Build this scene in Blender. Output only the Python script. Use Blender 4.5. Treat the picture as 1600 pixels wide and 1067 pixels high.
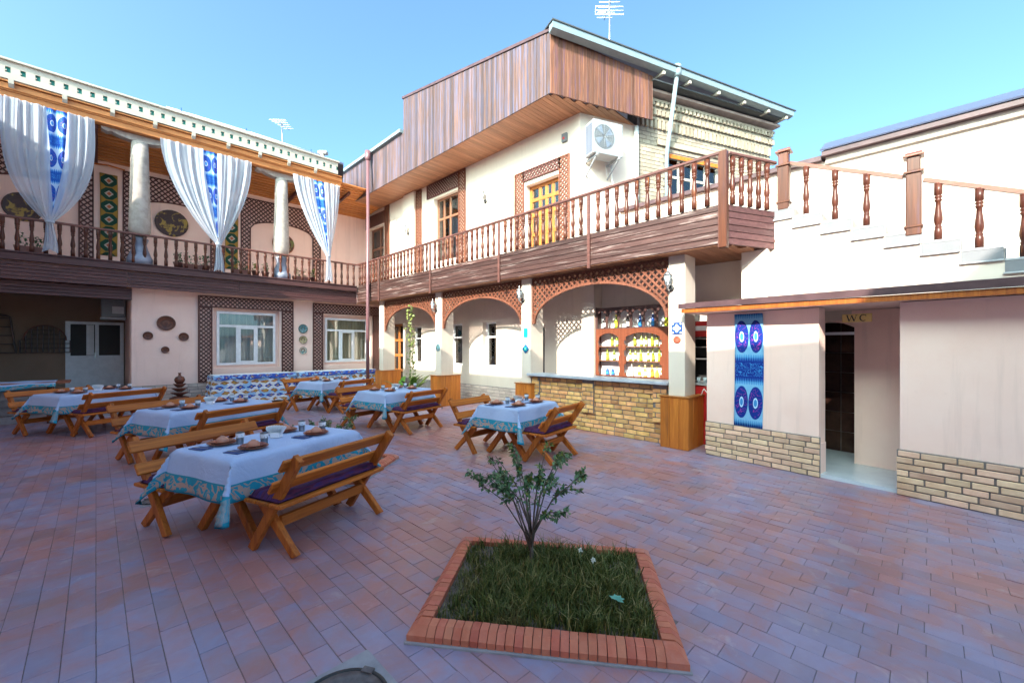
import bpy, bmesh, math, random
from mathutils import Vector, Matrix

# ---------------------------------------------------------------- camera, sky, sun
S = bpy.context.scene
for o in list(bpy.data.objects):
    bpy.data.objects.remove(o)
C = S.collection
random.seed(7)
R = math.radians
PI = math.pi

cam_d = bpy.data.cameras.new('camera')
cam = bpy.data.objects.new('camera', cam_d)
C.objects.link(cam)
cam.location = (0, 0, 1.65)
cam.rotation_euler = (R(90), 0, R(-45))
cam_d.sensor_width = 36
cam_d.lens = 650 / 1600 * 36
cam_d.shift_y = 6.5 / 1600
cam_d.clip_start = 0.05
cam_d.clip_end = 2000
S.camera = cam

SUN_EL = 32.0
SUN_DIR = Vector((1, 0.27, 0)).normalized()          # the way the light travels, in plan
w = bpy.data.worlds.new('World')
S.world = w
w.use_nodes = True
nt = w.node_tree
bg = nt.nodes['Background']
sky = nt.nodes.new('ShaderNodeTexSky')
sky.sky_type = 'NISHITA'
sky.sun_disc = False
sky.sun_elevation = R(SUN_EL)
sky.sun_rotation = math.atan2(-SUN_DIR.x, -SUN_DIR.y)
sky.air_density = 0.5
sky.dust_density = 4.5
sky.ozone_density = 2.0
tint = nt.nodes.new('ShaderNodeMix'); tint.data_type = 'RGBA'; tint.blend_type = 'MULTIPLY'      # the clear turquoise cast of the whole sky
tint.inputs[0].default_value = 1.0; tint.inputs[7].default_value = (0.72, 1.03, 1.0, 1)
nt.links.new(sky.outputs[0], tint.inputs[6]); nt.links.new(tint.outputs[2], bg.inputs[0])
bg.inputs[1].default_value = 0.128

sun_d = bpy.data.lights.new('sun', 'SUN')
sun_d.energy = 2.0
sun_d.angle = R(0.5)
sun_d.color = (1.0, 0.90, 0.78)
sun = bpy.data.objects.new('sun', sun_d)
C.objects.link(sun)
ld = Vector((SUN_DIR.x * math.cos(R(SUN_EL)), SUN_DIR.y * math.cos(R(SUN_EL)), -math.sin(R(SUN_EL))))
sun.rotation_euler = ld.to_track_quat('-Z', 'Y').to_euler()
sun.location = (-20, -5, 20)

S.view_settings.view_transform = 'Standard'
S.view_settings.look = 'None'
S.view_settings.exposure = 2.52
S.view_settings.gamma = 1.0
S.view_settings.use_curve_mapping = False
S.render.engine = 'CYCLES'

# ---------------------------------------------------------------- geometry helper
class Geo:
    """Collects faces; .tf transforms what is added."""
    def __init__(s, tf=None):
        s.v = []; s.f = []; s.uv = {}; s.tf = tf; s.sm = set()
    def add(s, vs, fs, uvs=None, smooth=False):
        b = len(s.v)
        for p in vs:
            p = Vector(p)
            if s.tf is not None: p = s.tf @ p
            s.v.append(p)
        for i, f in enumerate(fs):
            if uvs is not None: s.uv[len(s.f)] = [uvs[k] for k in f]
            if smooth: s.sm.add(len(s.f))
            s.f.append(tuple(b + k for k in f))
        return s
    def box(s, x0, y0, z0, x1, y1, z1):
        if x0 > x1: x0, x1 = x1, x0
        if y0 > y1: y0, y1 = y1, y0
        if z0 > z1: z0, z1 = z1, z0
        return s.add([(x0,y0,z0),(x1,y0,z0),(x1,y1,z0),(x0,y1,z0),(x0,y0,z1),(x1,y0,z1),(x1,y1,z1),(x0,y1,z1)],
                     [(0,3,2,1),(4,5,6,7),(0,1,5,4),(1,2,6,5),(2,3,7,6),(3,0,4,7)])
    def cbox(s, x0, y0, z0, x1, y1, z1, c):
        """box with chamfered edges (24 verts worth of detail kept small)"""
        m = Geo(); m.box(x0, y0, z0, x1, y1, z1)
        bm = m.bm(); bmesh.ops.bevel(bm, geom=bm.edges[:], offset=c, segments=1, affect='EDGES')
        bm.verts.index_update()
        s.add([v.co.copy() for v in bm.verts], [[v.index for v in f.verts] for f in bm.faces]); bm.free()
        return s
    def bm(s):
        bm = bmesh.new(); vs = [bm.verts.new(p) for p in s.v]
        for f in s.f: bm.faces.new([vs[k] for k in f])
        return bm
    def beam(s, p, q, wd, th, up=(0, 0, 1)):
        """bar from p to q, wd across, th along 'up'"""
        p = Vector(p); q = Vector(q); d = (q - p).normalized(); u = Vector(up)
        sd = d.cross(u)
        if sd.length < 1e-4: sd = d.cross(Vector((1, 0, 0)))
        sd.normalize(); u = sd.cross(d).normalized()
        a = sd * wd / 2; b = u * th / 2
        return s.add([p-a-b, p+a-b, p+a+b, p-a+b, q-a-b, q+a-b, q+a+b, q-a+b],
                     [(0,3,2,1),(4,5,6,7),(0,1,5,4),(1,2,6,5),(2,3,7,6),(3,0,4,7)])
    def prism(s, poly, a, b, axis='x'):
        """poly of (u,v) swept from a to b along axis: x->(y,z)  y->(x,z)  z->(x,y)"""
        n = len(poly)
        def P(u, v, w_):
            return {'x': (w_, u, v), 'y': (u, w_, v), 'z': (u, v, w_)}[axis]
        vs = [P(u, v, a) for u, v in poly] + [P(u, v, b) for u, v in poly]
        fs = [tuple(range(n))[::-1], tuple(range(n, 2*n))] + [(i, (i+1) % n, n+(i+1) % n, n+i) for i in range(n)]
        return s.add(vs, fs)
    def lathe(s, prof, n=12, cx=0, cy=0, cap=True, sx=1, sy=1):
        vs = []; fs = []
        for r, z in prof:
            for k in range(n):
                a = 2*PI*k/n
                vs.append((cx + sx*r*math.cos(a), cy + sy*r*math.sin(a), z))
        m = len(prof)
        for i in range(m-1):
            for k in range(n):
                fs.append((i*n+k, i*n+(k+1) % n, (i+1)*n+(k+1) % n, (i+1)*n+k))
        s.add(vs, fs, smooth=True)
        if cap:
            b = len(s.v) - len(vs)
            s.f.append(tuple(b+k for k in range(n))[::-1]); s.f.append(tuple(b+(m-1)*n+k for k in range(n)))
        return s
    def tube(s, pts, r, n=6, cap=True):
        pts = [Vector(p) for p in pts]
        rs = r if isinstance(r, (list, tuple)) else [r]*len(pts)
        vs = []; fs = []; ref = Vector((0.31, 0.17, 0.93)).normalized()
        for i, p in enumerate(pts):
            d = (pts[min(i+1, len(pts)-1)] - pts[max(i-1, 0)])
            if d.length < 1e-9: d = Vector((0, 0, 1))
            d.normalize()
            a = d.cross(ref)
            if a.length < 1e-3: a = d.cross(Vector((1, 0, 0)))
            a.normalize(); b = d.cross(a)
            for k in range(n):
                t = 2*PI*k/n
                vs.append(p + (a*math.cos(t) + b*math.sin(t))*rs[i])
        for i in range(len(pts)-1):
            for k in range(n):
                fs.append((i*n+k, i*n+(k+1) % n, (i+1)*n+(k+1) % n, (i+1)*n+k))
        s.add(vs, fs, smooth=True)
        if cap:
            b0 = len(s.v) - len(vs); m = len(pts)
            s.f.append(tuple(b0+k for k in range(n))[::-1]); s.f.append(tuple(b0+(m-1)*n+k for k in range(n)))
        return s
    def grid(s, fn, nu, nv, uvf=None, smooth=True):
        vs = []; uvs = []
        for j in range(nv+1):
            for i in range(nu+1):
                u = i/nu; v = j/nv
                vs.append(fn(u, v)); uvs.append(uvf(u, v) if uvf else (u, v))
        fs = [(j*(nu+1)+i, j*(nu+1)+i+1, (j+1)*(nu+1)+i+1, (j+1)*(nu+1)+i) for j in range(nv) for i in range(nu)]
        return s.add(vs, fs, uvs, smooth)
    def mesh(s, name, mat):
        me = bpy.data.meshes.new(name)
        me.from_pydata([tuple(p) for p in s.v], [], s.f)
        if mat: me.materials.append(mat)
        if s.sm:
            me.polygons.foreach_set('use_smooth', [i in s.sm for i in range(len(s.f))])
        if s.uv:
            ul = me.uv_layers.new(name='UVMap')
            for p in me.polygons:
                if p.index in s.uv:
                    for li, uv in zip(p.loop_indices, s.uv[p.index]): ul.data[li].uv = uv
        me.update()
        return me

def wloc(o):
    p = Vector((0, 0, 0))
    while o is not None:
        p = p + o.location; o = o.parent
    return p

def link(name, data, parent=None, loc=None, rz=None, bevel=0, seg=1, solid=0):
    o = bpy.data.objects.new(name, data); C.objects.link(o); o.parent = parent
    if loc is not None: o.location = loc
    if rz: o.rotation_euler = (0, 0, rz)
    if bevel:
        b = o.modifiers.new('bevel', 'BEVEL'); b.width = bevel; b.segments = seg; b.limit_method = 'ANGLE'
    if solid:
        b = o.modifiers.new('solid', 'SOLIDIFY'); b.thickness = solid; b.offset = 0
    return o

def part(name, g, mat, parent, loc=None, world=False, **kw):
    """g: Geo or mesh. world=True: vertices (or loc) are in world space though the parent has a location."""
    me = g.mesh(name, mat) if isinstance(g, Geo) else g
    if world:
        loc = Vector(loc or (0, 0, 0)) - wloc(parent)
    return link(name, me, parent, loc, **kw)

def tag(o, label, cat, group=None, kind=None):
    if label: o['label'] = label
    if cat: o['category'] = cat
    if group: o['group'] = group
    if kind: o['kind'] = kind
    return o

def thing(name, label, cat, loc=(0, 0, 0), rz=0, group=None):
    o = link(name, None, None, loc); o.rotation_euler = (0, 0, rz)
    o.empty_display_size = 0.2
    return tag(o, label, cat, group)

def solo(name, g, mat, label, cat, loc=(0, 0, 0), rz=0, group=None, **kw):
    me = g.mesh(name, mat) if isinstance(g, Geo) else g
    o = link(name, me, None, loc, **kw); o.rotation_euler = (0, 0, rz)
    return tag(o, label, cat, group)

def copy_tree(o, parent=None):
    c = o.copy(); C.objects.link(c); c.parent = parent
    for ch in [k for k in o.children]: copy_tree(ch, c)
    return c

def frame(ox, oy, ang, oz=0):
    return Matrix.Translation((ox, oy, oz)) @ Matrix.Rotation(ang, 4, 'Z')

# ---------------------------------------------------------------- materials
class NB:
    def __init__(s, name):
        s.m = bpy.data.materials.new(name); s.m.use_nodes = True
        s.t = s.m.node_tree; s.b = s.t.nodes['Principled BSDF']; s.out = s.t.nodes['Material Output']
    def n(s, typ, ins=None, **kw):
        x = s.t.nodes.new(typ)
        for k, v in kw.items(): setattr(x, k, v)
        for k, v in (ins or {}).items(): s.set(x.inputs[k], v)
        return x
    def set(s, sock, v):
        if isinstance(v, bpy.types.NodeSocket): s.t.links.new(v, sock)
        else: sock.default_value = v
    def math(s, op, a, b=0.0, c=0.0):
        x = s.n('ShaderNodeMath', operation=op)
        s.set(x.inputs[0], a); s.set(x.inputs[1], b); s.set(x.inputs[2], c)
        return x.outputs[0]
    def mix(s, fac, a, b, blend='MIX'):
        x = s.n('ShaderNodeMix', data_type='RGBA', blend_type=blend)
        s.set(x.inputs[0], fac); s.set(x.inputs[6], a); s.set(x.inputs[7], b)
        return x.outputs[2]
    def ramp(s, fac, stops):
        x = s.n('ShaderNodeValToRGB'); s.set(x.inputs[0], fac)
        e = x.color_ramp.elements
        while len(e) < len(stops): e.new(0.5)
        for k, (p, c) in zip(e, stops):
            k.position = p; k.color = c if len(c) == 4 else (*c, 1)
        return x.outputs[0]
    def noise(s, vec, scale, detail=4, rough=0.55, dist=0):
        x = s.n('ShaderNodeTexNoise', {'Scale': scale, 'Detail': detail, 'Roughness': rough, 'Distortion': dist})
        s.set(x.inputs['Vector'], vec); return x.outputs[0]
    def rand(s):
        a = s.n('ShaderNodeObjectInfo').outputs['Random']; b = s.n('ShaderNodeNewGeometry').outputs['Random Per Island']
        return s.math('FRACT', s.math('ADD', a, s.math('MULTIPLY', b, 0.97)))
    def coords(s, stretch=(1, 1, 1), which='Object', shift=True):
        tc = s.n('ShaderNodeTexCoord')
        mp = s.n('ShaderNodeMapping'); s.set(mp.inputs['Vector'], tc.outputs[which]); mp.inputs['Scale'].default_value = stretch
        if not shift: return mp.outputs[0]
        r = s.math('MULTIPLY', s.rand(), 37.0)
        v = s.n('ShaderNodeVectorMath', operation='ADD'); s.set(v.inputs[0], mp.outputs[0])
        cb = s.n('ShaderNodeCombineXYZ'); s.set(cb.inputs[0], r); s.set(cb.inputs[1], r); s.set(cb.inputs[2], r)
        s.set(v.inputs[1], cb.outputs[0]); return v.outputs[0]
    def bump(s, h, strength=0.2, dist=0.01):
        x = s.n('ShaderNodeBump', {'Strength': strength, 'Distance': dist}); s.set(x.inputs['Height'], h)
        s.set(s.b.inputs['Normal'], x.outputs[0])
    def done(s, color, rough=0.6, metal=0.0, spec=0.5):
        s.set(s.b.inputs['Base Color'], color); s.set(s.b.inputs['Roughness'], rough)
        s.b.inputs['Metallic'].default_value = metal; s.b.inputs['Specular IOR Level'].default_value = spec
        return s.m

def c4(c): return (*c, 1) if len(c) == 3 else c

def pm(name, c1, c2, scale=3, rough=0.6, bump=0.15, bscale=60, stretch=(1, 1, 1), vary=0.0, lo=0.35, hi=0.65, metal=0, spec=0.4,
       c3=None, c3scale=1.2, c3lo=0.55, c3hi=0.7, detail=5, dist=0, bdist=0.004, shift=True, streak=0):
    """two-tone noise, per-object brightness, optional third patchy tone, fine bump"""
    k = NB(name)
    v = k.coords(stretch, shift=shift)
    f = k.noise(v, scale, detail, 0.6, dist)
    col = k.ramp(f, [(lo, c4(c1)), (hi, c4(c2))])
    if c3:
        f3 = k.noise(k.coords((1, 1, 1), shift=False), c3scale, 5, 0.6)
        col = k.mix(k.ramp(f3, [(c3lo, (0, 0, 0)), (c3hi, (1, 1, 1))]), col, c4(c3))
    if vary:
        r = k.math('MULTIPLY_ADD', k.rand(), 2*vary, 1 - vary)
        hs = k.n('ShaderNodeHueSaturation'); k.set(hs.inputs['Value'], r); k.set(hs.inputs['Color'], col)
        k.set(hs.inputs['Hue'], k.math('MULTIPLY_ADD', k.math('FRACT', k.math('MULTIPLY', k.rand(), 7.3)), 0.03*min(1, vary*4), 0.5 - 0.015*min(1, vary*4)))
        col = hs.outputs[0]
    if streak:
        sv = k.noise(k.coords((3.2, 3.2, .22), shift=False), 2.4, 5, .65)
        col = k.mix(k.math('MULTIPLY', k.ramp(sv, [(.56, (0, 0, 0)), (.74, (1, 1, 1))]), streak), col, c4(tuple(a*.72 for a in c1[:3])))
        sp = k.noise(k.coords((1, 1, 1), shift=False), 17, 5, .75)
        col = k.mix(k.math('MULTIPLY', k.ramp(sp, [(.62, (0, 0, 0)), (.72, (1, 1, 1))]), streak*.6), col, c4(tuple(a*.8 for a in c1[:3])))
    if bump: k.bump(k.noise(v, bscale, 3, 0.6), bump, bdist)
    return k.done(col, rough, metal, spec)

def wood(name, dark, light, axis='X', rough=0.5, vary=0.15, worn=None, wlo=0.56, whi=0.66, scale=1.0, spec=0.4, bump=0.25):
    """grain along axis; worn: colour of scuffed streaks"""
    st = {'X': (0.7, 14, 14), 'Y': (14, 0.7, 14), 'Z': (14, 14, 0.7)}[axis]
    st = tuple(a*scale for a in st)
    k = NB(name)
    v = k.coords(st)
    f = k.noise(v, 2.2, 6, 0.65, 0.6)
    col = k.ramp(f, [(0.3, c4(dark)), (0.7, c4(light))])
    if worn:
        v2 = k.coords(tuple(a*0.9 for a in st)); g = k.noise(v2, 1.7, 6, 0.7, 0.3)
        col = k.mix(k.ramp(g, [(wlo, (0, 0, 0)), (whi, (1, 1, 1))]), col, c4(worn))
    if vary:
        r = k.math('MULTIPLY_ADD', k.rand(), 2*vary, 1 - vary)
        hs = k.n('ShaderNodeHueSaturation'); k.set(hs.inputs['Value'], r); k.set(hs.inputs['Color'], col); col = hs.outputs[0]
    k.bump(f, bump, 0.004)
    return k.done(col, rough, 0, spec)

def flat(name, c, rough=0.5, metal=0, spec=0.5, vary=0.0):
    return pm(name, tuple(a*0.93 for a in c), tuple(min(1, a*1.05) for a in c), 8, rough, 0.05, 90, vary=vary, metal=metal, spec=spec)

MT = {}
MT['plaster'] = pm('plaster_peach', (.90,.65,.565), (.92,.685,.60), 2.3, .85, .25, 14, streak=.38, c3=(.84,.58,.49), c3scale=.9, c3lo=.48, c3hi=.8, spec=.2)
MT['plaster_white'] = pm('plaster_cream', (.66,.565,.485), (.70,.605,.52), 2.3, .85, .25, 14, streak=.30, c3=(.61,.515,.44), c3scale=.9, c3lo=.48, c3hi=.8, spec=.2)
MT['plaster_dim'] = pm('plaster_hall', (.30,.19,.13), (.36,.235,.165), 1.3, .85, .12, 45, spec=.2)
MT['mortar'] = pm('mortar_grey', (.20,.18,.18), (.30,.27,.26), 9, .9, .4, 60, spec=.2)
MT['mortar_dark'] = pm('mortar_dark', (.17,.15,.145), (.26,.23,.22), 9, .9, .4, 60, spec=.2)
MT['brick_tan'] = pm('brick_tan', (.64,.42,.28), (.80,.57,.40), 5, .8, .5, 55, vary=.2, c3=(.62,.33,.19), c3scale=2.2, c3lo=.58, c3hi=.78, spec=.25, bdist=.006)
MT['brick_bar'] = pm('brick_ochre', (.58,.30,.11), (.78,.46,.20), 5, .8, .5, 55, vary=.28, c3=(.40,.17,.11), c3scale=2.6, c3lo=.55, c3hi=.7, spec=.25, bdist=.006)
MT['brick_grey'] = pm('brick_greyed', (.50,.40,.35), (.62,.51,.45), 5, .85, .4, 55, vary=.16, spec=.25)
MT['brick_yellow'] = pm('brick_yellow', (.28,.232,.18), (.36,.305,.24), 4, .85, .3, 50, vary=.13, spec=.2)
MT['kerb'] = pm('kerb_brick', (.52,.13,.075), (.62,.20,.12), 6, .75, .35, 60, vary=.07, c3=(.55,.26,.21), c3scale=3, c3lo=.5, c3hi=.7, spec=.3)
MT['bench'] = wood('bench_pine', (.30,.062,.007), (.62,.19,.024), 'X', .55, .2)
MT['bench_y'] = wood('bench_pine_leg', (.27,.055,.007), (.55,.165,.021), 'Z', .55, .2)
MT['wood_box'] = wood('pillar_box_pine', (.40,.10,.014), (.60,.205,.032), 'Z', .45, .16, worn=(.28,.09,.025), wlo=.6, whi=.7)
MT['wood_beam'] = wood('eaves_beam_wood', (.40,.14,.04), (.56,.225,.075), 'X', .55, .12)
MT['wood_ceiling'] = wood('verandah_ceiling_wood', (.42,.15,.04), (.58,.24,.075), 'X', .5, .14)
MT['deck_dark'] = wood('balcony_plank_dark', (.062,.024,.026), (.13,.055,.052), 'X', .5, .2, worn=(.32,.22,.20), wlo=.63, whi=.75)
MT['deck_dark_y'] = wood('balcony_plank_brown', (.037,.0165,.0145), (.088,.040,.034), 'Y', .5, .32, worn=(.30,.23,.21), wlo=.55, whi=.68)
MT['clad'] = wood('cladding_weathered', (.050,.024,.020), (.140,.072,.055), 'Z', .6, .42, worn=(.075,.068,.11), wlo=.46, whi=.60)
MT['clad_end'] = wood('cladding_reddish', (.065,.026,.018), (.20,.08,.043), 'Z', .6, .28, worn=(.09,.045,.075), wlo=.52, whi=.66)
MT['soffit'] = wood('soffit_board', (.22,.095,.05), (.38,.185,.10), 'X', .5, .2, worn=(.15,.06,.035), wlo=.58, whi=.7)
MT['baluster'] = wood('baluster_wood', (.045,.014,.012), (.125,.040,.024), 'Z', .3, .25, worn=(.26,.095,.035), wlo=.58, whi=.68, scale=1.6, spec=.25)
MT['rail'] = wood('handrail_wood', (.11,.042,.034), (.20,.083,.062), 'X', .4, .15)
MT['rail_y'] = wood('handrail_wood_side', (.075,.030,.026), (.15,.062,.05), 'Y', .4, .15)
MT['rail_red'] = wood('stair_rail_wood', (.17,.056,.036), (.27,.10,.068), 'Y', .35, .15)
MT['post_red'] = wood('stair_post_wood', (.06,.017,.009), (.15,.046,.018), 'Z', .35, .2, worn=(.10,.04,.045), wlo=.55, whi=.68)
MT['lattice'] = wood('lattice_brown', (.075,.024,.020), (.125,.044,.035), 'Z', .55, .15)
MT['lattice_lit'] = wood('lattice_sunlit', (.12,.038,.021), (.20,.07,.038), 'Z', .55, .18)  # brighter copy of the brown lattice, sunlight put into its colour
MT['door_wood'] = wood('door_orange_wood', (.30,.095,.018), (.46,.17,.038), 'Z', .35, .1)
MT['frame_brown'] = wood('window_frame_brown', (.18,.07,.04), (.28,.12,.065), 'Z', .45, .1)
MT['pvc'] = flat('pvc_white', (.80,.81,.84), .35)
MT['white'] = flat('white_paint', (.82,.82,.82), .5)
MT['offwhite'] = pm('offwhite_board', (.40,.365,.315), (.49,.45,.39), 3, .7, .2, 40, c3=(.55,.50,.43), c3scale=2, c3lo=.6, c3hi=.75)
MT['teal'] = flat('teal_paint', (.02,.28,.23), .5)
MT['column'] = pm('column_plaster', (.33,.285,.255), (.45,.395,.355), 9, .85, .22, 40, c3=(.48,.42,.40), c3scale=3, c3lo=.55, c3hi=.7, bdist=.012, spec=.2)
MT['column_base'] = pm('column_base_grey', (.22,.24,.32), (.32,.34,.42), 5, .6, .3, 40)
MT['metal_blue'] = flat('gutter_metal', (.24,.31,.34), .4, .2)
MT['metal_dark'] = flat('roof_edge_dark', (.05,.055,.06), .5)
MT['roof_sheet'] = flat('roof_sheet_slate', (.12,.14,.22), .35, .3)
MT['cap_brown'] = pm('roof_cap_brown', (.06,.030,.034), (.095,.05,.055), 5, .5, .2, 40)
MT['pipe_brown'] = flat('downpipe_brown', (.16,.075,.085), .4)
MT['steel'] = flat('steel_grey', (.45,.46,.48), .3, .8)
MT['black'] = flat('black_iron', (.02,.02,.022), .5)
MT['dark'] = flat('room_shade', (.035,.03,.03), .8)
MT['slab_grey'] = pm('counter_slab', (.36,.38,.44), (.46,.48,.54), 6, .35, .1, 50)
MT['marble'] = pm('marble_white', (.34,.35,.37), (.42,.42,.43), 3, .35, .05, 50)
MT['clay'] = pm('clay_brown', (.24,.065,.035), (.34,.10,.055), 9, .35, .1, 60, vary=.12)
MT['clay_dark'] = pm('clay_glazed_dark', (.10,.035,.022), (.18,.065,.038), 8, .22, .1, 60, vary=.1)
MT['bowl'] = pm('clay_bowl_pink', (.50,.21,.14), (.60,.28,.19), 9, .5, .1, 60)
MT['pot'] = pm('flower_pot_clay', (.22,.09,.07), (.32,.14,.11), 9, .7, .2, 60)
MT['soil'] = pm('soil', (.10,.075,.06), (.22,.17,.14), 14, .95, .8, 50, bdist=.02)
MT['cement'] = pm('cement', (.26,.25,.27), (.36,.34,.36), 8, .85, .4, 60)
MT['iron'] = pm('cast_iron', (.10,.085,.085), (.19,.16,.16), 12, .6, .6, 40, metal=.3)
MT['red'] = flat('fridge_red', (.50,.02,.02), .35)
MT['curtain_in'] = pm('window_curtain', (.40,.43,.42), (.60,.61,.58), 2, .9, .0, 40, stretch=(16, 16, .3))
MT['curtain_tan'] = pm('window_curtain_tan', (.42,.34,.20), (.62,.54,.38), 2, .9, .0, 40, stretch=(16, 16, .3))
MT['blue_pane'] = flat('blue_window_film', (.05,.50,.80), .2)
MT['napkin'] = flat('paper_white', (.85,.86,.88), .8)
MT['napkin_blue'] = flat('napkin_navy', (.03,.06,.20), .8)
MT['leaf'] = pm('leaf_green', (.05,.115,.045), (.12,.22,.09), 6, .42, .1, 40, vary=.35)
MT['leaf_y'] = pm('leaf_young', (.12,.16,.025), (.22,.26,.05), 6, .45, .1, 40, vary=.25)
MT['leaf_big'] = pm('leaf_broad', (.05,.14,.02), (.14,.27,.04), 4, .4, .1, 40, vary=.25)
MT['leaf_vine'] = pm('leaf_vine', (.10,.15,.03), (.22,.26,.07), 6, .5, .1, 40, vary=.3)
MT['bark'] = pm('bark', (.11,.08,.065), (.19,.145,.12), 20, .85, .5, 60)
MT['flower'] = flat('flower_white', (.75,.75,.65), .7)
MT['cable'] = flat('cable_white', (.7,.68,.65), .5)
MT['ac_white'] = flat('ac_white', (.27,.29,.31), .35)
MT['ac_grey'] = flat('ac_fan_grey', (.12,.13,.14), .4)
MT['gold'] = flat('sign_gold', (.62,.44,.16), .35, .3)
MT['tile_blue'] = flat('glazed_tile_blue', (.02,.07,.24), .2)
MT['tile_white'] = flat('glazed_tile_white', (.62,.72,.78), .2)
MT['tile_teal'] = flat('glazed_tile_teal', (.01,.36,.36), .25)
MT['tile_dark'] = pm('tile_brown_dark', (.045,.02,.016), (.085,.04,.03), 6, .22, .05, 40, vary=.2)
MT['riser'] = flat('riser_grey', (.17,.175,.19), .4)
MT['floor_tile'] = pm('floor_tile_pale', (.52,.58,.64), (.60,.66,.71), 3, .18, .03, 40)

def glass_mat(name, tint=(.9, .95, .95), refl=1.0):
    k = NB(name)
    fr = k.n('ShaderNodeFresnel', {'IOR': 1.5}); f = k.math('MULTIPLY_ADD', fr.outputs[0], refl, 0.06)
    tr = k.n('ShaderNodeBsdfTransparent', {'Color': c4(tint)}); gl = k.n('ShaderNodeBsdfGlossy', {'Roughness': 0.02, 'Color': (1, 1, 1, 1)})
    mx = k.n('ShaderNodeMixShader'); k.set(mx.inputs[0], f); k.set(mx.inputs[1], tr.outputs[0]); k.set(mx.inputs[2], gl.outputs[0])
    k.t.links.new(mx.outputs[0], k.out.inputs[0]); return k.m
MT['glass'] = glass_mat('pane_glass'); MT['pane_dark'] = flat('pane_unlit', (.030,.022,.020), .6); MT['glass_dim'] = glass_mat('pane_glass_smoked', (.5,.5,.5), .25)  # pane_dark is opaque: the unlit darkness behind the glass is its colour
def tumbler_mat():
    k = NB('tumbler_glass'); fr = k.n('ShaderNodeFresnel', {'IOR': 1.5})
    tr = k.n('ShaderNodeBsdfTransparent', {'Color': (.92,.94,.97,1)}); gl = k.n('ShaderNodeBsdfGlossy', {'Roughness': 0.03}); df = k.n('ShaderNodeBsdfTranslucent', {'Color': (.8,.83,.9,1)})
    m1 = k.n('ShaderNodeMixShader', {0: .5}); k.set(m1.inputs[1], tr.outputs[0]); k.set(m1.inputs[2], df.outputs[0])
    m2 = k.n('ShaderNodeMixShader'); k.set(m2.inputs[0], fr.outputs[0]); k.set(m2.inputs[1], m1.outputs[0]); k.set(m2.inputs[2], gl.outputs[0])
    k.t.links.new(m2.outputs[0], k.out.inputs[0]); return k.m
MT['tumbler'] = tumbler_mat()
def bottle_mat(name, c):
    k = NB(name); k.b.inputs['Transmission Weight'].default_value = 0.35
    return k.done(c4(c), .08, 0, .6)
for n_, c_ in (('green', (.30,.42,.02)), ('olive', (.20,.24,.02)), ('amber', (.45,.20,.02)), ('dark', (.03,.015,.02)), ('clear', (.75,.80,.72)), ('blue', (.02,.10,.42)), ('gold', (.62,.46,.10))):
    MT['b_'+n_] = bottle_mat('bottle_'+n_, c_)
MT['lab_w'] = flat('label_white', (.78,.76,.68), .6); MT['lab_y'] = flat('label_yellow', (.70,.58,.05), .6); MT['lab_b'] = flat('label_blue', (.03,.25,.55), .6)
# ---------------------------------------------------------------- patterned materials
def uvxy(k):
    tc = k.n('ShaderNodeTexCoord'); sp = k.n('ShaderNodeSeparateXYZ'); k.set(sp.inputs[0], tc.outputs['UV'])
    return sp.outputs[0], sp.outputs[1], tc.outputs['UV']
def lt(k, a, b): return k.math('LESS_THAN', a, b)
def gt(k, a, b): return k.math('GREATER_THAN', a, b)
def sq(k, a): return k.math('MULTIPLY', a, a)
def ell(k, x, y, rx, ry):
    return k.math('ADD', sq(k, k.math('DIVIDE', x, rx)), sq(k, k.math('DIVIDE', y, ry)))

def ikat(name, light, mid, dark, pink, white=(.75,.80,.86), per=2.45, c0=.85, rough=.75, sheer=False):
    """uv: u across 0..1, v along in widths"""
    k = NB(name); u, v, uv = uvxy(k)
    wob = k.math('MULTIPLY_ADD', k.noise(uv, 30, 2), .05, -.025)
    pv = k.math('MULTIPLY', k.math('SUBTRACT', k.math('FRACT', k.math('ADD', k.math('DIVIDE', k.math('SUBTRACT', v, c0), per), .5)), .5), per)
    pv = k.math('ADD', pv, wob); ap = k.math('ABSOLUTE', pv)
    cu = k.math('MULTIPLY', k.math('SUBTRACT', k.math('FRACT', k.math('MULTIPLY', u, 2.0)), .5), .5)
    cu = k.math('ADD', cu, k.math('MULTIPLY', wob, .4))
    tooth = k.math('MULTIPLY', k.math('ABSOLUTE', k.math('SINE', k.math('MULTIPLY', u, 50.0))), .16)
    col = k.mix(k.math('MULTIPLY', k.noise(uv, 9, 3), .5), c4(light), c4(white))
    col = k.mix(gt(k, k.math('ADD', ap, tooth), .82), col, c4(mid))
    col = k.mix(gt(k, k.math('ADD', ap, tooth), .93), col, c4(dark))
    sc = k.math('ABSOLUTE', k.math('SUBTRACT', k.noise(uv, 7, 1, .3, 1.5), .5))
    col = k.mix(k.math('MULTIPLY', gt(k, ap, .98), lt(k, sc, .035)), col, c4(mid))
    e = ell(k, cu, pv, .24, .60)
    col = k.mix(lt(k, e, 1.0), col, c4(dark))
    pk = k.math('ABSOLUTE', k.math('SUBTRACT', k.noise(uv, 6, 1, .3, .6), .5))
    col = k.mix(k.math('MULTIPLY', k.math('MULTIPLY', lt(k, e, .72), gt(k, e, .2)), lt(k, pk, .02)), col, c4(pink))
    col = k.mix(lt(k, e, .11), col, c4(white)); col = k.mix(lt(k, e, .05), col, c4(mid))
    k.bump(k.noise(uv, 120, 2), .1, .003)
    return k.done(col, rough, 0, .15)
MT['ikat'] = ikat('ikat_blue', (.10,.36,.62), (.04,.24,.56), (.008,.03,.24), (.28,.04,.30), white=(.42,.64,.82))
MT['ikat_curtain'] = ikat('ikat_curtain_strip', (.40,.58,.82), (.07,.30,.68), (.02,.10,.46), (.22,.10,.46), per=2.3, c0=.95)

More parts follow.
